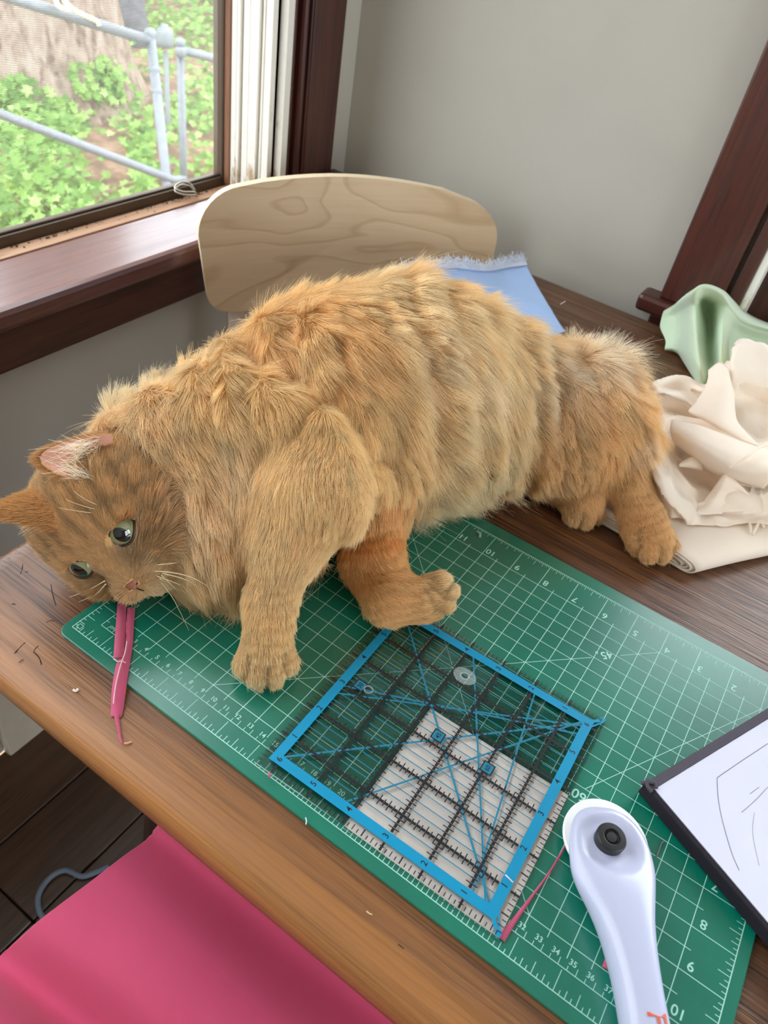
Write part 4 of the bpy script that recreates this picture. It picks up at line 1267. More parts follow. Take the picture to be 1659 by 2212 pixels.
for x, y, r in ((1241, 1113, .0090), (1262, 1117, .0094), (1284, 1106, .0092)):
    seg(at(x - 10, y - 24, .013), at(x, y, .0085), .0082, r, .0026, img(.3, .9), .0034, .3, TAN * .9 + PALE * .1)
# upper foreleg, reaching to the mat
seg(at(700, 985, .102), at(680, 1070, .096), .040, .030, .034, img(.1, 1), .009, .35, GOLD)
seg(at(680, 1065, .098), at(628, 1165, .072), .030, .0215, .015, img(-.3, .95), .006, .3, GOLD * .6 + PALE * .4)
seg(at(628, 1165, .072), at(584, 1300, .038), .0215, .0150, .012, img(-.2, 1), .005, .3, GOLD * .6 + PALE * .4)
seg(at(584, 1300, .038), at(574, 1405, .019), .0150, .0155, .010, img(-.05, 1), .005, .3, GOLD)
for x, y, r, h in ((534, 1436, .0090, .012), (559, 1453, .0096, .0112), (588, 1451, .0096, .0112), (613, 1430, .0090, .013)):
    seg(at(x + (575 - x) * .45, y - 42, .019), at(x, y, h), .0085, r, .0026, img(0, 1), .0034, .3, GOLD * .5 + PALE * .5)
# lower foreleg, folded at the wrist
seg(at(800, 1010, .058), at(803, 1110, .038), .036, .0250, .02, img(-.1, 1), .008, .35, PALE * .5 + GOLD * .5)
seg(at(803, 1110, .038), at(806, 1215, .026), .0250, .0205, .014, img(0, 1), .006, .3, ORNG)
seg(at(806, 1215, .026), at(842, 1290, .022), .0205, .0178, .010, img(.5, .85), .005, .3, GOLD * .5 + ORNG * .5)
seg(at(842, 1290, .022), at(905, 1297, .024), .0178, .0160, .008, img(1, .1), .005, .3, GOLD)
for x, y, r, h in ((948, 1265, .0098, .033), (961, 1281, .0100, .029), (954, 1299, .0098, .025), (935, 1312, .0088, .021)):
    seg(at(x - 38, y + (1292 - y) * .4, .026), at(x, y, h), .0100, r, .0026, img(.9, -.3), .0034, .3, GOLD * .4 + PALE * .6)

# head: built in its own frame, n out of the face, u up the forehead, s towards its upper eye
nrm = img(.15, .56, -.815); s_ax = img(.69, -.72); s_ax = s_ax - (s_ax @ nrm) * nrm; s_ax /= np.linalg.norm(s_ax); u_ax = np.cross(nrm, s_ax)
if u_ax @ img(-.7, -.7) < 0: u_ax = -u_ax
EYE = (.0178, .0040, .0285)
eye_mid = at(219, 1190, .058)
hc = eye_mid - u_ax * EYE[1] - nrm * EYE[2]


def hp(s, u, n): return hc + s_ax * s + u_ax * u + nrm * n


muz = hp(0, -.024, .036)
F_ = .0065
seg(hp(0, .015, -.012), hp(0, .006, -.016), .0395, .0390, .015, (9, 0, 0), .0075, .35, FACE)
ball(hp(.014, .016, -.004), .028, .012, (9, 0, 0), F_, .35, FACE)
ball(hp(-.014, .016, -.004), .028, .012, (9, 0, 0), F_, .35, FACE)
ball(hp(.0235, -.016, .002), .0215, .012, (9, 0, 0), .010, .4, FACE * .5 + DARK * .5)
ball(hp(-.0235, -.016, .002), .0205, .012, (9, 0, 0), .009, .4, FACE * .5 + DARK * .5)
seg(hp(0, .010, .018), hp(0, -.0150, .0345), .0125, .0078, .010, (9, 0, 0), .0035, .25, FACE)
ball(hp(.0080, -.0255, .0300), .0105, .006, (9, 0, 0), .0035, .25, FACE * .6 + PALE * .4)
ball(hp(-.0080, -.0255, .0300), .0105, .006, (9, 0, 0), .0035, .25, FACE * .6 + PALE * .4)
ball(hp(0, -.0370, .0225), .0095, .006, (9, 0, 0), .004, .25, PALE)
seg(hp(0, -.002, -.020), at(370, 1010, .060), .036, .044, .03, img(.5, .3), .014, .45, FACE * .6 + PALE * .4)
brow = [hp(.0190, .0120, .0215), hp(-.0190, .0120, .0215)]
for q in brow: ball(q, .0085, .008, (9, 0, 0), .005, .3, FACE)

# signed distance on a lattice, blended, then a surface through it
lo = np.array([-.19, -.035, TT - .02]); hi = np.array([.36, .62, T + .215])
for p in prims:
    lo = np.minimum(lo, np.minimum(p[0], p[1]) - .10); hi = np.maximum(hi, np.maximum(p[0], p[1]) + .10)
lo[2] = TT - .02
hh = .0019
dims = np.ceil((hi - lo) / hh).astype(int)
D = np.full(dims, .2, np.float32)
axs = [lo[i] + hh * np.arange(dims[i]) for i in range(3)]


def sd_seg(P, a, b, ra, rb):
    d = b - a; L2 = d @ d
    t = np.clip(((P - a) @ d) / L2, 0, 1) if L2 > 1e-12 else np.zeros(P.shape[:-1])
    return np.linalg.norm(P - a - t[..., None] * d, axis=-1) - (ra + (rb - ra) * t)


for a, b, ra, rb, k, *_ in prims:
    m_ = max(ra, rb) + .055
    i0 = np.maximum(((np.minimum(a, b) - m_ - lo) / hh).astype(int), 0); i1 = np.minimum(((np.maximum(a, b) + m_ - lo) / hh).astype(int) + 1, dims)
    s_ = tuple(slice(p, q) for p, q in zip(i0, i1))
    G = np.stack(np.meshgrid(*[axs[i][s_[i]] for i in range(3)], indexing='ij'), -1)
    d = sd_seg(G, a, b, ra, rb)
    o_ = D[s_]
    h_ = np.clip(.5 + .5 * (o_ - d) / k, 0, 1)
    D[s_] = o_ * (1 - h_) + d * h_ - k * h_ * (1 - h_)
# eye sockets
eyes = [hp(EYE[0], EYE[1], EYE[2] - .0035), hp(-EYE[0], EYE[1], EYE[2] - .0035)]
for e in eyes:
    ce = e - nrm * .0032
    i0 = ((ce - .02 - lo) / hh).astype(int); i1 = ((ce + .02 - lo) / hh).astype(int) + 1
    s_ = tuple(slice(p, q) for p, q in zip(i0, i1))
    G = np.stack(np.meshgrid(*[axs[i][s_[i]] for i in range(3)], indexing='ij'), -1)
    D[s_] = np.maximum(D[s_], .0107 - np.linalg.norm(G - ce, axis=-1))
# flattened where it rests on the table or mat
Z = axs[2][None, None, :]
XX, YY = np.meshgrid(axs[0], axs[1], indexing='ij')
onmat = (XX > -.0056) & (XX < .4387) & (YY > -.008) & (YY < .2926)
D = np.maximum(D, (np.where(onmat, T + .0006, TT + .0006)[:, :, None] - Z).astype(np.float32))


def surface_nets(D, lo, h):
    s = D < 0
    c = np.zeros(tuple(n - 1 for n in D.shape), np.int8)
    for i in (0, 1):
        for j in (0, 1):
            for k in (0, 1):
                c += s[i:D.shape[0] - 1 + i, j:D.shape[1] - 1 + j, k:D.shape[2] - 1 + k]
    cells = np.argwhere((c > 0) & (c < 8))
    idx = -np.ones(c.shape, np.int64); idx[tuple(cells.T)] = np.arange(len(cells))
    acc = np.zeros((len(cells), 3)); cnt = np.zeros(len(cells))
    cor = [(i, j, k) for i in (0, 1) for j in (0, 1) for k in (0, 1)]
    val = np.stack([D[cells[:, 0] + i, cells[:, 1] + j, cells[:, 2] + k] for i, j, k in cor], 1).astype(float)
    for a in range(8):
        for b in range(a + 1, 8):
            if sum(abs(np.array(cor[a]) - np.array(cor[b]))) != 1: continue
            va, vb = val[:, a], val[:, b]; m = (va < 0) != (vb < 0)
            t = np.where(m, va / np.where(m, va - vb, 1), 0)
            p = np.array(cor[a]) + t[:, None] * (np.array(cor[b]) - np.array(cor[a]))
            acc[m] += p[m]; cnt[m] += 1
    V = lo + h * (cells + acc / cnt[:, None])
    Q = []
    for ax_ in range(3):
        o = [0, 0, 0]; o[ax_] = 1
        n = [D.shape[i] - o[i] for i in range(3)]
        a = s[:n[0], :n[1], :n[2]]; b = s[o[0]:, o[1]:, o[2]:]
        e = np.argwhere(a != b)
        u, v = [(1, 2), (2, 0), (0, 1)][ax_]
        ok = (e[:, u] > 0) & (e[:, v] > 0) & (e[:, u] < c.shape[u]) & (e[:, v] < c.shape[v]); e = e[ok]
        U = np.zeros(3, int); U[u] = 1; Wv = np.zeros(3, int); Wv[v] = 1
        q = np.stack([idx[tuple((e - w).T)] for w in (U + Wv, Wv, 0 * U, U)], 1)
        inside = a[tuple(e.T)]
        q[~inside] = q[~inside][:, ::-1]
        Q.append(q)
    return V, np.concatenate(Q)


V, Q = surface_nets(D, lo, hh)
# keep the largest connected piece (drops stray specks), relax a little
par = np.arange(len(V))
E_ = np.concatenate([Q[:, [0, 1]], Q[:, [1, 2]], Q[:, [2, 3]], Q[:, [3, 0]]])
for _ in range(2):
    S_ = np.zeros_like(V); n_ = np.zeros(len(V))
    np.add.at(S_, E_[:, 0], V[E_[:, 1]]); np.add.at(n_, E_[:, 0], 1)
    np.add.at(S_, E_[:, 1], V[E_[:, 0]]); np.add.at(n_, E_[:, 1], 1)
    V = V * .5 + .5 * S_ / np.maximum(n_, 1)[:, None]


def vnormals(V, Q):
    N = np.cross(V[Q[:, 2]] - V[Q[:, 0]], V[Q[:, 3]] - V[Q[:, 1]])
    A = np.zeros_like(V)
    for i in range(4): np.add.at(A, Q[:, i], N)
    return A / (np.linalg.norm(A, axis=1, keepdims=True) + 1e-12)


N = vnormals(V, Q)
# blend of each body part's fur at every vertex
Wt = np.zeros(len(V)); flow = np.zeros_like(V); leng = np.zeros(len(V)); lift = np.zeros(len(V)); colr = np.zeros_like(V); face_w = np.zeros(len(V)); leg_w = np.zeros(len(V))
for a, b, ra, rb, k, fl_, le, li, co in prims:
    w = np.exp(-np.maximum(sd_seg(V, a, b, ra, rb), -.004) / .0045)
    if fl_[0] == 9:
        f = V - muz; f /= np.linalg.norm(f, axis=1, keepdims=True)
    elif not fl_.any():
        f = V - at(1262, 868, .07); f /= np.linalg.norm(f, axis=1, keepdims=True)
    else:
        f = np.broadcast_to(fl_, V.shape)
    Wt += w; flow += w[:, None] * f; leng += w * le; lift += w * li; colr += w[:, None] * co
    face_w += w * (fl_[0] == 9); leg_w += w * (le < .0068)
flow /= Wt[:, None]; leng /= Wt; lift /= Wt; colr /= Wt[:, None]; face_w /= Wt; leg_w = leg_w / Wt * (1 - np.minimum(face_w * 1.5, 1))
# folds of loose skin and coat: across the legs, and in long ripples over the flank
body_w = np.clip(1 - face_w - leg_w, 0, 1)
fold = 1 - np.abs(vnoise(V * [1, 1, 1], 34, 21, 2)) * 1.6
rip = np.sin((V @ img(.85, -.15, .1)) * 2 * math.pi / .030 + 2.6 * vnoise(V, 26, 3, 2))
wr = np.sin((V @ img(.12, 1, .2)) * 2 * math.pi / .0075 + 6.0 * vnoise(V, 55, 12, 2))
patchy = np.clip(vnoise(V, 22, 40, 1) * 1.3 + .5, 0, 1)
V = V + N * (body_w * (.0042 * fold * patchy + .0036 * rip * patchy - .001) + leg_w * .00055 * wr * patchy)[:, None]
# grooves between the toes
toes = [p for p in prims if p[6] == .0034]


def toe_groove(P):
    dd = np.sort(np.stack([sd_seg(P, p[0], p[1], p[2], p[3]) for p in toes]), 0)
    return np.exp(-((dd[1] - dd[0]) / .0013) ** 2) * (dd[0] < .0042)


V = V - N * (toe_groove(V) * .0011)[:, None]
# the soft crease behind the shoulder
cr = [at(560, 790, .10), at(690, 830, .14), at(790, 920, .13), at(840, 990, .11)]
crp = catmull(cr, 40)
dc = np.min(np.linalg.norm((V[:, None, :] - crp[None]) - ((V[:, None, :] - crp[None]) @ FC)[..., None] * FC, axis=2), axis=1) 
V = V - N * (body_w * .0120 * np.exp(-(dc / .012) ** 2))[:, None]
V[:, 2] = np.maximum(V[:, 2], np.where((V[:, 0] > -.0056) & (V[:, 0] < .4387) & (V[:, 1] > -.008) & (V[:, 1] < .2926), T + .0005, TT + .0005))
N = vnormals(V, Q)

cat_root = tag(empty('cat', (*belly[:2], TT)), 'fluffy ginger cat lying on its side across the table and the green mat', 'cat')
M_skin = Mat('cat_skin', (.40, .21, .085, 1), .9, .1)
_n = M_skin.noise(M_skin.coord(), 160, 4)
M_skin.set('Base Color', M_skin.ramp(_n, [(.3, (.46, .27, .11)), (.7, (.60, .37, .17))]))


def on_skin(x, y, dz=0):
    """Nearest skin point on the sight line through a photographed place on the cat."""
    d = ray(x, y); d = d / np.linalg.norm(d); o_ = np.array([CAM[0], CAM[1], CAM[2] + T])
    q = V - o_; t = q @ d; dist = np.linalg.norm(q - t[:, None] * d, axis=1)
    k = np.where(dist < .006)[0]
    k = k[np.argmin(t[k])] if len(k) else np.argmin(dist)
    return o_ + d * (t[k] + dz)


b = MB(); b.add(V, Q.tolist()); body = keep(b.build('body', M_skin.m, None, True), cat_root)

# eye positions and the other bald places of the face
nose_p = hp(0, -.0220, .0395)
eps_ = []
TRI = np.concatenate([Q[:, [0, 1, 2]], Q[:, [0, 2, 3]]])
e1 = V[TRI[:, 1]] - V[TRI[:, 0]]; e2 = V[TRI[:, 2]] - V[TRI[:, 0]]
area = np.linalg.norm(np.cross(e1, e2), axis=1) / 2
cen_ = V[TRI].mean(1); ntri = N[TRI].mean(1)
view = cen_ - np.array([CAM[0], CAM[1], CAM[2] + T]); view /= np.linalg.norm(view, axis=1, keepdims=True)
facing = -(ntri * view).sum(1)
lt = leng[TRI].mean(1)
dens = area * np.clip((.013 / np.maximum(lt, .004)), .6, 2.2) * np.where(facing > -.15, 1, np.where(facing > -.6, .4, .06)) * (1 + 1.2 * face_w[TRI].mean(1))
dens[cen_[:, 2] < TT + .004] *= .3
NH = 290000
pick = rng.choice(len(TRI), NH, p=dens / dens.sum())
u_ = rng.random(NH); v_ = rng.random(NH); fl_ = u_ + v_ > 1; u_[fl_] = 1 - u_[fl_]; v_[fl_] = 1 - v_[fl_]
bc = np.stack([1 - u_ - v_, u_, v_], 1)
itp = lambda A: (A[TRI[pick]] * (bc[..., None] if A.ndim == 2 else bc)).sum(1)
P = itp(V); n = itp(N); n /= np.linalg.norm(n, axis=1, keepdims=True)
f = itp(flow); ln = itp(leng); ln = np.where(ln > .010, .010 + (ln - .010) * .68, ln); lf = itp(lift); co = itp(colr); fw = itp(face_w); lw = itp(leg_w)
# clear the eyes and nose
keepm = np.ones(NH, bool)
for i, e in enumerate(eyes):
    q = P - e
    a = (q @ s_ax) / .0104; c = (q @ u_ax) / .0066; keepm &= ~((a * a + c * c < 1) & (q @ nrm > -.006))
    d = np.linalg.norm(q, axis=1); ln = np.where(d < .016, ln * np.clip((d - .004) / .012, .25, 1), ln)
q = P - nose_p; keepm &= ~((np.abs(q @ s_ax) < .0042) & (np.abs(q @ u_ax) < .0035) & (q @ nrm > -.006))
P, n, f, ln, lf, co, fw, lw = [A[keepm] for A in (P, n, f, ln, lf, co, fw, lw)]
NH = len(P)
# coat colour: broken bands, pale flank, orange rings on the lower foreleg, stripes on brow
band = vnoise(P, 24, 50, 2); fine = vnoise(P, 90, 52, 2)
co = co * (1 + .14 * band + .10 * fine + .10 * rng.normal(0, 1, NH))[:, None]
mixo = np.clip(vnoise(P * [1.0, 1.0, .6], 15, 60, 2) * 1.5 - .2, 0, .45) * (1 - fw)
co = co * (1 - mixo[:, None]) + ORNG * mixo[:, None]
ringd = (P - at(806, 1150, .03)) @ img(.15, 1); near2 = np.exp(-(np.linalg.norm(P - at(805, 1170, .03), axis=1) / .045) ** 4)
rg = near2 * np.clip(np.sin(ringd * 2 * math.pi / .026) * 1.5, 0, 1); co = co * (1 - .75 * rg[:, None]) + np.array([.82, .42, .13]) * .75 * rg[:, None]
hs = (P - hc) @ s_ax; hu = (P - hc) @ u_ax; hn = (P - hc) @ nrm
stripe = np.clip(np.sin(hs * 2 * math.pi / .0115 + 1.3 * vnoise(P, 120, 8, 1)) - .1, 0, 1) * np.clip((hu - .006) / .012, 0, 1) * fw
co = co * (1 - .60 * stripe[:, None]) + DARK * .62 * .60 * stripe[:, None]
cheek = np.clip(np.sin((hu + .6 * np.abs(hs)) * 2 * math.pi / .016) - .35, 0, 1) * (np.abs(hs) > .016) * fw
co = co * (1 - .42 * cheek[:, None])
br = np.exp(-((np.abs(hs) - .012) / .006) ** 2 - ((hu + .010) / .008) ** 2) * fw * (hn > 0); co = co * (1 - .45 * br[:, None])
for e in eyes:                                            # paler fur round the eyes, dark tear line
    d = np.linalg.norm(P - e, axis=1); w = np.exp(-((d - .011) / .0035) ** 2) * .2 * (((P - e) @ u_ax) < 0); co = co * (1 - w[:, None]) + CREAM * w[:, None]
thc = 0
for x_, y_, r_, k_ in ((1235, 790, .036, .95), (1300, 770, .036, .8), (1190, 850, .026, .7), (1395, 960, .016, .8), (1060, 830, .022, .45), (930, 760, .030, .35), (480, 1010, .024, .4), (440, 1100, .022, .35)):
    thc = np.maximum(thc, np.exp(-(np.linalg.norm(P - on_skin(x_, y_), axis=1) / r_) ** 2) * k_)
co = co * (1 - thc[:, None]) + CREAM * thc[:, None]
tg = toe_groove(P); co = co * (1 - .40 * tg[:, None]); ln = ln * (1 - .4 * tg)  # crease shade between the toes, painted into the fur colour
co = np.clip(co * np.minimum(1, .97 / co.max(1))[:, None], .02, .98)
# direction: mostly lying along the coat, lifted off the skin, drooping a little
ft = f - (f * n).sum(1, keepdims=True) * n; ftn = np.linalg.norm(ft, axis=1, keepdims=True); ft = ft / np.maximum(ftn, .12)
ft = ft + .35 * np.stack([vnoise(P, 30, s, 2) for s in (70, 75, 80)], 1)
ft = ft - (ft * n).sum(1, keepdims=True) * n
dirn = ft + n * lf[:, None] + rng.normal(0, .13, (NH, 3))
dirn /= np.linalg.norm(dirn, axis=1, keepdims=True)
ln = ln * np.exp(rng.normal(0, .22, NH)) * (1 + .25 * vnoise(P, 40, 90, 1))
lng = rng.random(NH) < .012 * (1 - fw) * (1 - lw); ln = np.where(lng, ln * 1.7, ln)
# locks: neighbouring hairs lean to shared tips
NC = 5200
ci = rng.choice(NH, NC, replace=False)
kd = kdtree.KDTree(NC)
for i, j in enumerate(ci): kd.insert(P[j], i)
kd.balance()
own = np.array([kd.find(p)[1] for p in P])
co = co * (1 + (np.clip(.11 * rng.normal(0, 1, NC), -.3, .2)[own]) * (1 - .6 * fw) * (1 - .6 * lw))[:, None]; co = co * np.minimum(1, .97 / co.max(1))[:, None]
ctip = P[ci] + dirn[ci] * ln[ci, None] * 1.02
NP = 5
tt = np.linspace(0, 1, NP)
C_ = np.zeros((NH, NP, 3))
curl = rng.normal(0, .10, (NH, 3))
clump = np.clip(ln / .020, .10, .62)[:, None] * np.clip(.55 + .7 * vnoise(P, 35, 95, 1), .15, 1)[:, None]
for i, t in enumerate(tt):
    bend = dirn * t + ft * (.30 * t * t) - n * (.16 * t * t) + curl * t * t + np.array([0, 0, -.10]) * t * t
    q = P + bend * ln[:, None]
    tgt = P[ci][own] + (ctip - P[ci])[own] * t
    C_[:, i] = q + (tgt - q) * clump * t ** 1.4
fl0 = np.where((C_[..., 0] > -.0056) & (C_[..., 0] < .4387) & (C_[..., 1] > -.008) & (C_[..., 1] < .2926), T + .0012, TT + .0012)
C_[..., 2] = np.maximum(C_[..., 2], fl0)


def hair(name, C, colors, r0, r1, m, parent):
    n_, k_ = C.shape[:2]
    hc_ = bpy.data.hair_curves.new(name)
    hc_.add_curves([k_] * n_)
    hc_.attributes['position'].data.foreach_set('vector', C.reshape(-1).astype(np.float32))
    ra = hc_.attributes.get('radius') or hc_.attributes.new('radius', 'FLOAT', 'POINT')
    rr = np.broadcast_to(np.linspace(0, 1, k_) ** 1.3, (n_, k_)); rr = r0 + (r1 - r0) * rr
    ra.data.foreach_set('value', rr.reshape(-1).astype(np.float32))
    ca = hc_.attributes.new('coat', 'FLOAT_COLOR', 'CURVE')
    ca.data.foreach_set('color', np.c_[colors, np.ones(n_)].reshape(-1).astype(np.float32))
    hc_.materials.append(m)
    o = link(name, hc_); keep(o, parent)
    return o


MF = Mat('ginger_fur', (.6, .34, .13, 1), .5)
_at = MF.node('ShaderNodeAttribute', attribute_name='coat')
_hi = MF.node('ShaderNodeHairInfo')
_rt = MF.ramp(_hi.outputs['Intercept'], [(0, (.60, .48, .36)), (.40, (.96, .93, .89)), (1, (1.05, 1.07, 1.10))])  # paler tips; the dark roots also paint in shade between locks
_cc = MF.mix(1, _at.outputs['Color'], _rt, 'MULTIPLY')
_df = MF.node('ShaderNodeBsdfDiffuse', {'Color': _cc})
_tl = MF.node('ShaderNodeBsdfTranslucent', {'Color': _cc})
_m1 = MF.node('ShaderNodeMixShader', {0: .50, 1: _df.outputs[0], 2: _tl.outputs[0]})
_gl = MF.node('ShaderNodeBsdfHair', {'Color': (.9, .8, .62, 1), 'RoughnessU': .35, 'RoughnessV': .6}, component='Reflection')
_m2 = MF.node('ShaderNodeMixShader', {0: .05, 1: _m1.outputs[0], 2: _gl.outputs[0]})
MF.t.links.new(_m2.outputs[0], MF.t.nodes['Material Output'].inputs[0])
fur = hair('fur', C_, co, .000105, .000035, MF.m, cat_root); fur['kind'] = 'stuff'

# ears: thin cupped shells
M_eo = Mat('ear_back', (.55, .27, .09, 1), .85, .2).m
M_ei = plain('pink_ear_lining', srgb(206, 150, 128), .7, .3, var=.12, vs=120)


def ear(base, tip, side, cup, w, label, back):
    up = tip - base; Lh = np.linalg.norm(up); up = up / Lh; side = side - (side @ up) * up; side /= np.linalg.norm(side); nn = np.cross(side, up)
    nn *= np.sign(nn @ cup)
    nu, nv = 20, 25; A = np.zeros((nu, nv, 3))
    for i, v in enumerate(np.linspace(-.10, 1, nu)):
        ww = w * ((1 - max(v, 0) ** 1.5) ** .80 if back else (1 - max(v, 0) ** 2.8) ** .60) * (1 - .10 * max(v, 0))
        for j, u in enumerate(np.linspace(-1, 1, nv)):
            a = u * (1.15 - .45 * max(v, 0))
            A[i, j] = base + up * (Lh * v) + side * ww * math.sin(a) / math.sin(1.15) * 1.0 + nn * ww * .85 * (1 - math.cos(a)) * (1.15 - .6 * max(v, 0)) - nn * .004 + nn * .004 * v
    b = MB(); b.add(A.reshape(-1, 3), grid_faces(nu, nv))
    ng = np.cross(np.gradient(A, axis=0), np.gradient(A, axis=1)); ng /= np.linalg.norm(ng, axis=2, keepdims=True) + 1e-9
    ng *= np.sign((ng @ nn).mean())
    b.add((A - ng * .0012).reshape(-1, 3), grid_faces(nu, nv), 1)
    rim = [(i, 0) for i in range(nu)] + [(nu - 1, j) for j in range(1, nv)] + [(i, nv - 1) for i in range(nu - 2, -1, -1)]
    id_ = [i * nv + j for i, j in rim]; b.f.extend([(p, q, q + nu * nv, p + nu * nv) for p, q in zip(id_[:-1], id_[1:])]); b.m.extend([1] * (len(id_) - 1))
    keep(b.build('ear', [M_ei, M_eo], None, True), cat_root)
    return A, nn, up, side


on_head = on_skin
bR = on_head(226, 1000, .010); tR = bR + (at(112, 992, .05) - at(226, 1000, .05)) * .95 - FC * .010
E1 = ear(bR, tR, img(.05, 1, -.40), img(-.15, .35, -1), .0175, None, False)
bL = on_head(112, 1088, .010); tL = bL + (at(-16, 1110, .05) - at(112, 1088, .05)) + FC * .004
E2 = ear(bL, tL, img(-.1, .80, -.62), img(-.2, .85, -.2), .0165, None, True)
# fur on the ear backs and pale tufts inside
ec = []; ecol = []
for A, nn, up, side in (E1, E2):
    for i in range(5200):
        r = rng.random() ** .8 * 18 + 1; c = rng.random() * 23.9; i0 = int(r); j0 = int(c); fr, fc = r - i0, c - j0
        if i0 > 18: continue
        p = A[i0, j0] * (1 - fr) * (1 - fc) + A[i0 + 1, j0] * fr * (1 - fc) + A[i0, j0 + 1] * (1 - fr) * fc + A[i0 + 1, j0 + 1] * fr * fc
        tn = np.cross(A[i0 + 1, j0] - A[i0, j0], A[i0, j0 + 1] - A[i0, j0]); tn /= np.linalg.norm(tn) + 1e-9
        if tn @ nn > 0: tn = -tn
        d = up * 1.0 + tn * .35 + rng.normal(0, .15, 3); L_ = rng.uniform(.003, .006)
        ec.append([p + tn * .0012 + d * L_ * t for t in tt]); ecol.append(np.array([.66, .38, .15]) * rng.uniform(.85, 1.15))
A, nn, up, side = E1
for i in range(300):
    r = int(rng.uniform(3, 9)); c = int(rng.uniform(1, 23)); p = A[r, c] + nn * .0004
    edge = abs(c - 12) / 12
    d = up * rng.uniform(.3, 1.1) - side * np.sign(c - 12) * edge * .5 + nn * (.4 + edge * .2) + rng.normal(0, .16, 3) + side * .3
    L_ = rng.uniform(.010, .020); cv = rng.normal(0, .25, 3)
    ec.append([p + d * L_ * t + cv * L_ * t * t for t in tt]); ecol.append(CREAM * rng.uniform(.9, 1.1))
A, nn, up, side = E2
for i in range(160):
    r = int(rng.uniform(2, 8)); c = int(rng.uniform(1, 23)); p = A[r, c] + nn * .0004; d = up * .9 + nn * .4 + rng.normal(0, .2, 3); L_ = rng.uniform(.008, .015)
    ec.append([p + d * L_ * t for t in tt]); ecol.append(CREAM * rng.uniform(.85, 1.05))
o = hair('ear_hair', np.array(ec), np.clip(np.array(ecol), 0, 1), .00011, .00004, MF.m, cat_root); o['kind'] = 'stuff'

# eyes
ME = Mat('cat_iris', (.35, .42, .2, 1), .04, .6, 1.0)
_c = ME.node('ShaderNodeTexCoord').outputs['Object']
_s = ME.node('ShaderNodeSeparateXYZ', {'Vector': _c})
_px = ME.math('DIVIDE', _s.outputs[0], .0042); _py = ME.math('DIVIDE', _s.outputs[1], .0058)
_r = ME.math('SQRT', ME.math('ADD', ME.math('MULTIPLY', _px, _px), ME.math('MULTIPLY', _py, _py)))
_ir = ME.math('SQRT', ME.math('ADD', ME.math('MULTIPLY', _s.outputs[0], _s.outputs[0]), ME.math('MULTIPLY', _s.outputs[1], _s.outputs[1])))
_iris = ME.ramp(ME.math('DIVIDE', _ir, .0108), [(.3, (.24, .25, .12)), (.66, (.22, .235, .115)), (.84, (.11, .13, .07)), (.92, (.02, .018, .014))])
ME.set('Base Color', ME.mix(ME.math('GREATER_THAN', _r, 1.0), (.004, .005, .006, 1), _iris))
M_lid = plain('dark_eye_rim', (.045, .022, .014, 1), .5, .4)
M_lidfur = plain('eyelid_fur', (.30, .17, .075, 1), .9, .1)
M_pk = plain('pink_eye_corner', srgb(196, 140, 136), .4, .5)
gz = [(nrm + s_ax * .22 + u_ax * .05), (nrm - s_ax * .22 + u_ax * .05)]
for e, g in zip(eyes, gz):
    g = g / np.linalg.norm(g); s2 = s_ax - (s_ax @ g) * g; s2 /= np.linalg.norm(s2); u2 = np.cross(g, s2)
    if u2 @ u_ax < 0: u2 = -u2
    b = MB(); rr = .0108
    b.rings([[(rr * math.sin(a) * math.cos(q), rr * math.sin(a) * math.sin(q), rr * math.cos(a)) for q in np.linspace(0, 2 * math.pi, 32, endpoint=False)] for a in np.linspace(.02, math.pi - .02, 20)])
    o = b.build('eye', ME.m, None, True)
    m = Matrix([list(s2), list(u2), list(g)]).transposed().to_4x4(); m.translation = Vector(e - nrm * .0032)
    o.parent = cat_root; o.matrix_parent_inverse = Matrix.Translation(-cat_root.location); o.matrix_basis = m
    ec_ = e - nrm * .0032
    for sg, hgt in ((1, .0072), (-1, .0066)):
        A = []
        for t in np.linspace(-1, 1, 21):
            x = .0115 * t; y = sg * hgt * (1 - abs(t) ** 1.8) + .0012 * t * (1 if e is eyes[0] else -1)
            row = []
            for k_, rad in ((0, .0111), (.35, .0114), (1.0, .0119), (1.8, .0117), (2.6, .0113)):
                v = s2 * x + u2 * (y + sg * .0016 * k_); rho = np.linalg.norm(v); v2 = v + g * math.sqrt(max(rad ** 2 - min(rho, rad * .995) ** 2, 0)) - g * (.0006 * k_ if k_ > 1.5 else 0)
                row.append(ec_ + v2)
            A.append(row)
        fs = grid_faces(21, 5); b = MB(); b.add(np.array(A).reshape(-1, 3), fs); b.m = [0 if q[0] % 5 < 2 else 1 for q in fs]; keep(solid(b.build('eyelid', [M_lid, M_lidfur], None, True), .0007, 0), cat_root)
    inn = ec_ + s2 * (-.0102 if e is eyes[0] else .0102) - u2 * .001; inn = inn + g * .0058
    b = MB(); b.rings([[inn + (s2 * math.cos(q) * .0018 + u2 * math.sin(q) * .0012) * r + g * z for q in np.linspace(0, 2 * math.pi, 12, endpoint=False)] for r, z in ((1, -.001), (1, 0), (.6, .0006), (.1, .0008))]); keep(b.build('eye_corner', M_pk, None, True), cat_root)
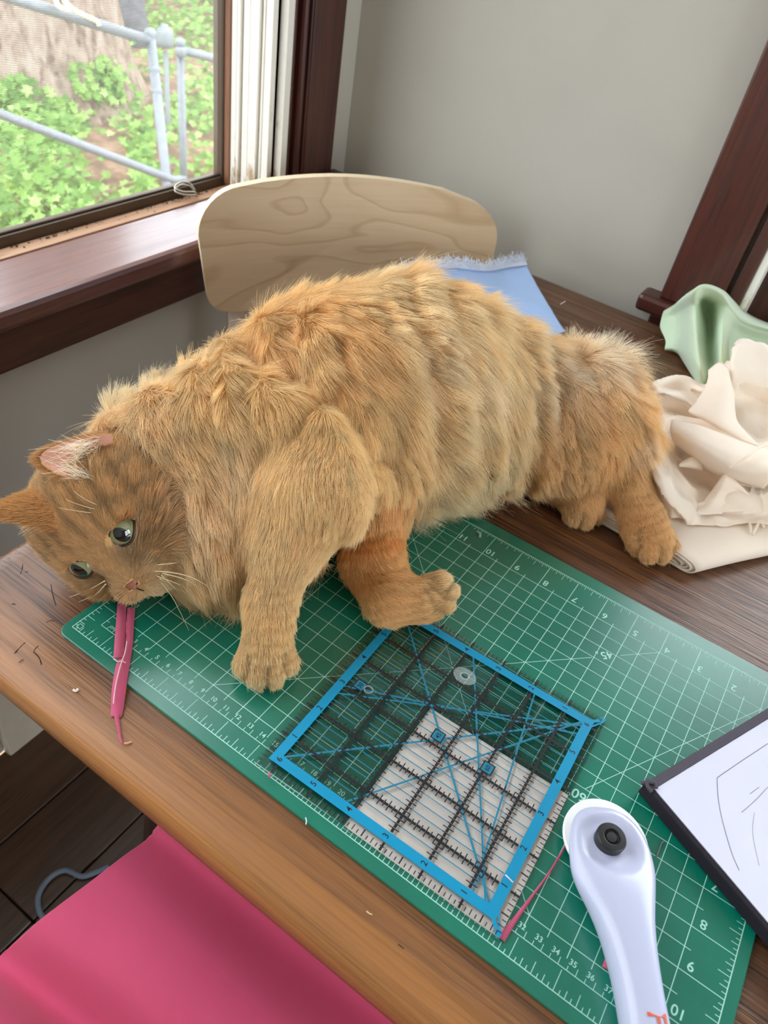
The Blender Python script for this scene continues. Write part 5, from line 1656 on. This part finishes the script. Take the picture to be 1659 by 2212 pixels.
# nose, mouth, whiskers
M_nose = plain('dusky_pink_nose', srgb(150, 92, 74), .45, .5, var=.1, vs=300)
b = MB(); rs = []
for n0, sc in ((-.005, 1.2), (.0, 1.35), (.0020, 1.15), (.0030, .6)):
    rs.append([nose_p + (s_ax * x + u_ax * y) * sc + nrm * (n0 - .0008 * abs(x) / .004) for x, y in ((0, -.0036), (.0018, -.0022), (.0038, -.0004), (.0044, .0014), (.0030, .0026), (0, .0030), (-.0030, .0026), (-.0044, .0014), (-.0038, -.0004), (-.0018, -.0022))])
b.rings(rs); o = keep(b.build('nose', M_nose, None, True), cat_root); sm = o.modifiers.new('smooth', 'SUBSURF'); sm.levels = 1; sm.render_levels = 2
M_dk = plain('dark_lip_line', (.03, .014, .010, 1), .6, .3)
b = MB()
for sg in (1, -1):
    b.tube([nose_p + s_ax * sg * .0022 + u_ax * -.0004 + nrm * .0015, nose_p + s_ax * sg * .0033 + u_ax * -.0014 + nrm * .0008, nose_p + s_ax * sg * .0042 - u_ax * .0012 - nrm * .0004], [.0006, .0008, .0003], 6)
keep(b.build('nostrils', M_dk, None, True), cat_root)
b = MB(); b.tube(catmull([nose_p - u_ax * .0034 + nrm * .0006, nose_p - u_ax * .0065 - nrm * .0002, nose_p - u_ax * .0095 - nrm * .0016], 8), .0005, 6)
keep(b.build('mouth', M_dk, None, True), cat_root)
M_wsk = plain('pale_whisker', srgb(226, 206, 166), .35, .5)
whs = [((325, 1232), (420, 1250, .05), (520, 1320, .006)), ((330, 1240), (372, 1290, .022), (408, 1362, .003)), ((338, 1244), (430, 1282, .024), (560, 1362, .003)), ((345, 1250), (378, 1268, .015), (392, 1290, .004)), ((340, 1220), (390, 1214, .05), (440, 1200, .045)), ((350, 1238), (420, 1262, .04), (490, 1330, .004)), ((348, 1242), (395, 1290, .012), (412, 1330, .002)), ((228, 1262), (205, 1285, .018), (170, 1300, .004)), ((226, 1255), (190, 1275, .02), (150, 1290, .003))]
for (x, y), m_, e_ in whs:
    r = on_head(x, y, .001); c = catmull([r, at(*m_), at(*e_)], 18)
    b = MB(); b.tube(c, list(np.linspace(.00042, .00010, 18)), 5); keep(b.build('whisker', M_wsk, None, True), cat_root)
for (x, y), e_ in (((205, 1100), (172, 1085)), ((212, 1092), (186, 1070)), ((198, 1108), (160, 1100))):
    r = on_head(x, y, .001); e = r + (at(*e_, .07) - at(x, y, .07)) * 1.3 - FC * .012
    b = MB(); b.tube(catmull([r, (r + e) / 2 - FC * .004, e], 12), list(np.linspace(.00025, .00007, 12)), 5); keep(b.build('whisker', M_wsk, None, True), cat_root)
# a claw tip and white toe tufts
for p, dx, dy in ((at(1288, 1122, .006), 4, 6),):
    b = MB(); q = at(1294, 1128, .003); b.tube([p, (p + q) / 2 + np.array([0, 0, .0012]), q], [.0012, .0009, .0002], 8); keep(b.build('claw', plain('claw', srgb(236, 222, 206), .3, .5), None, True), cat_root)
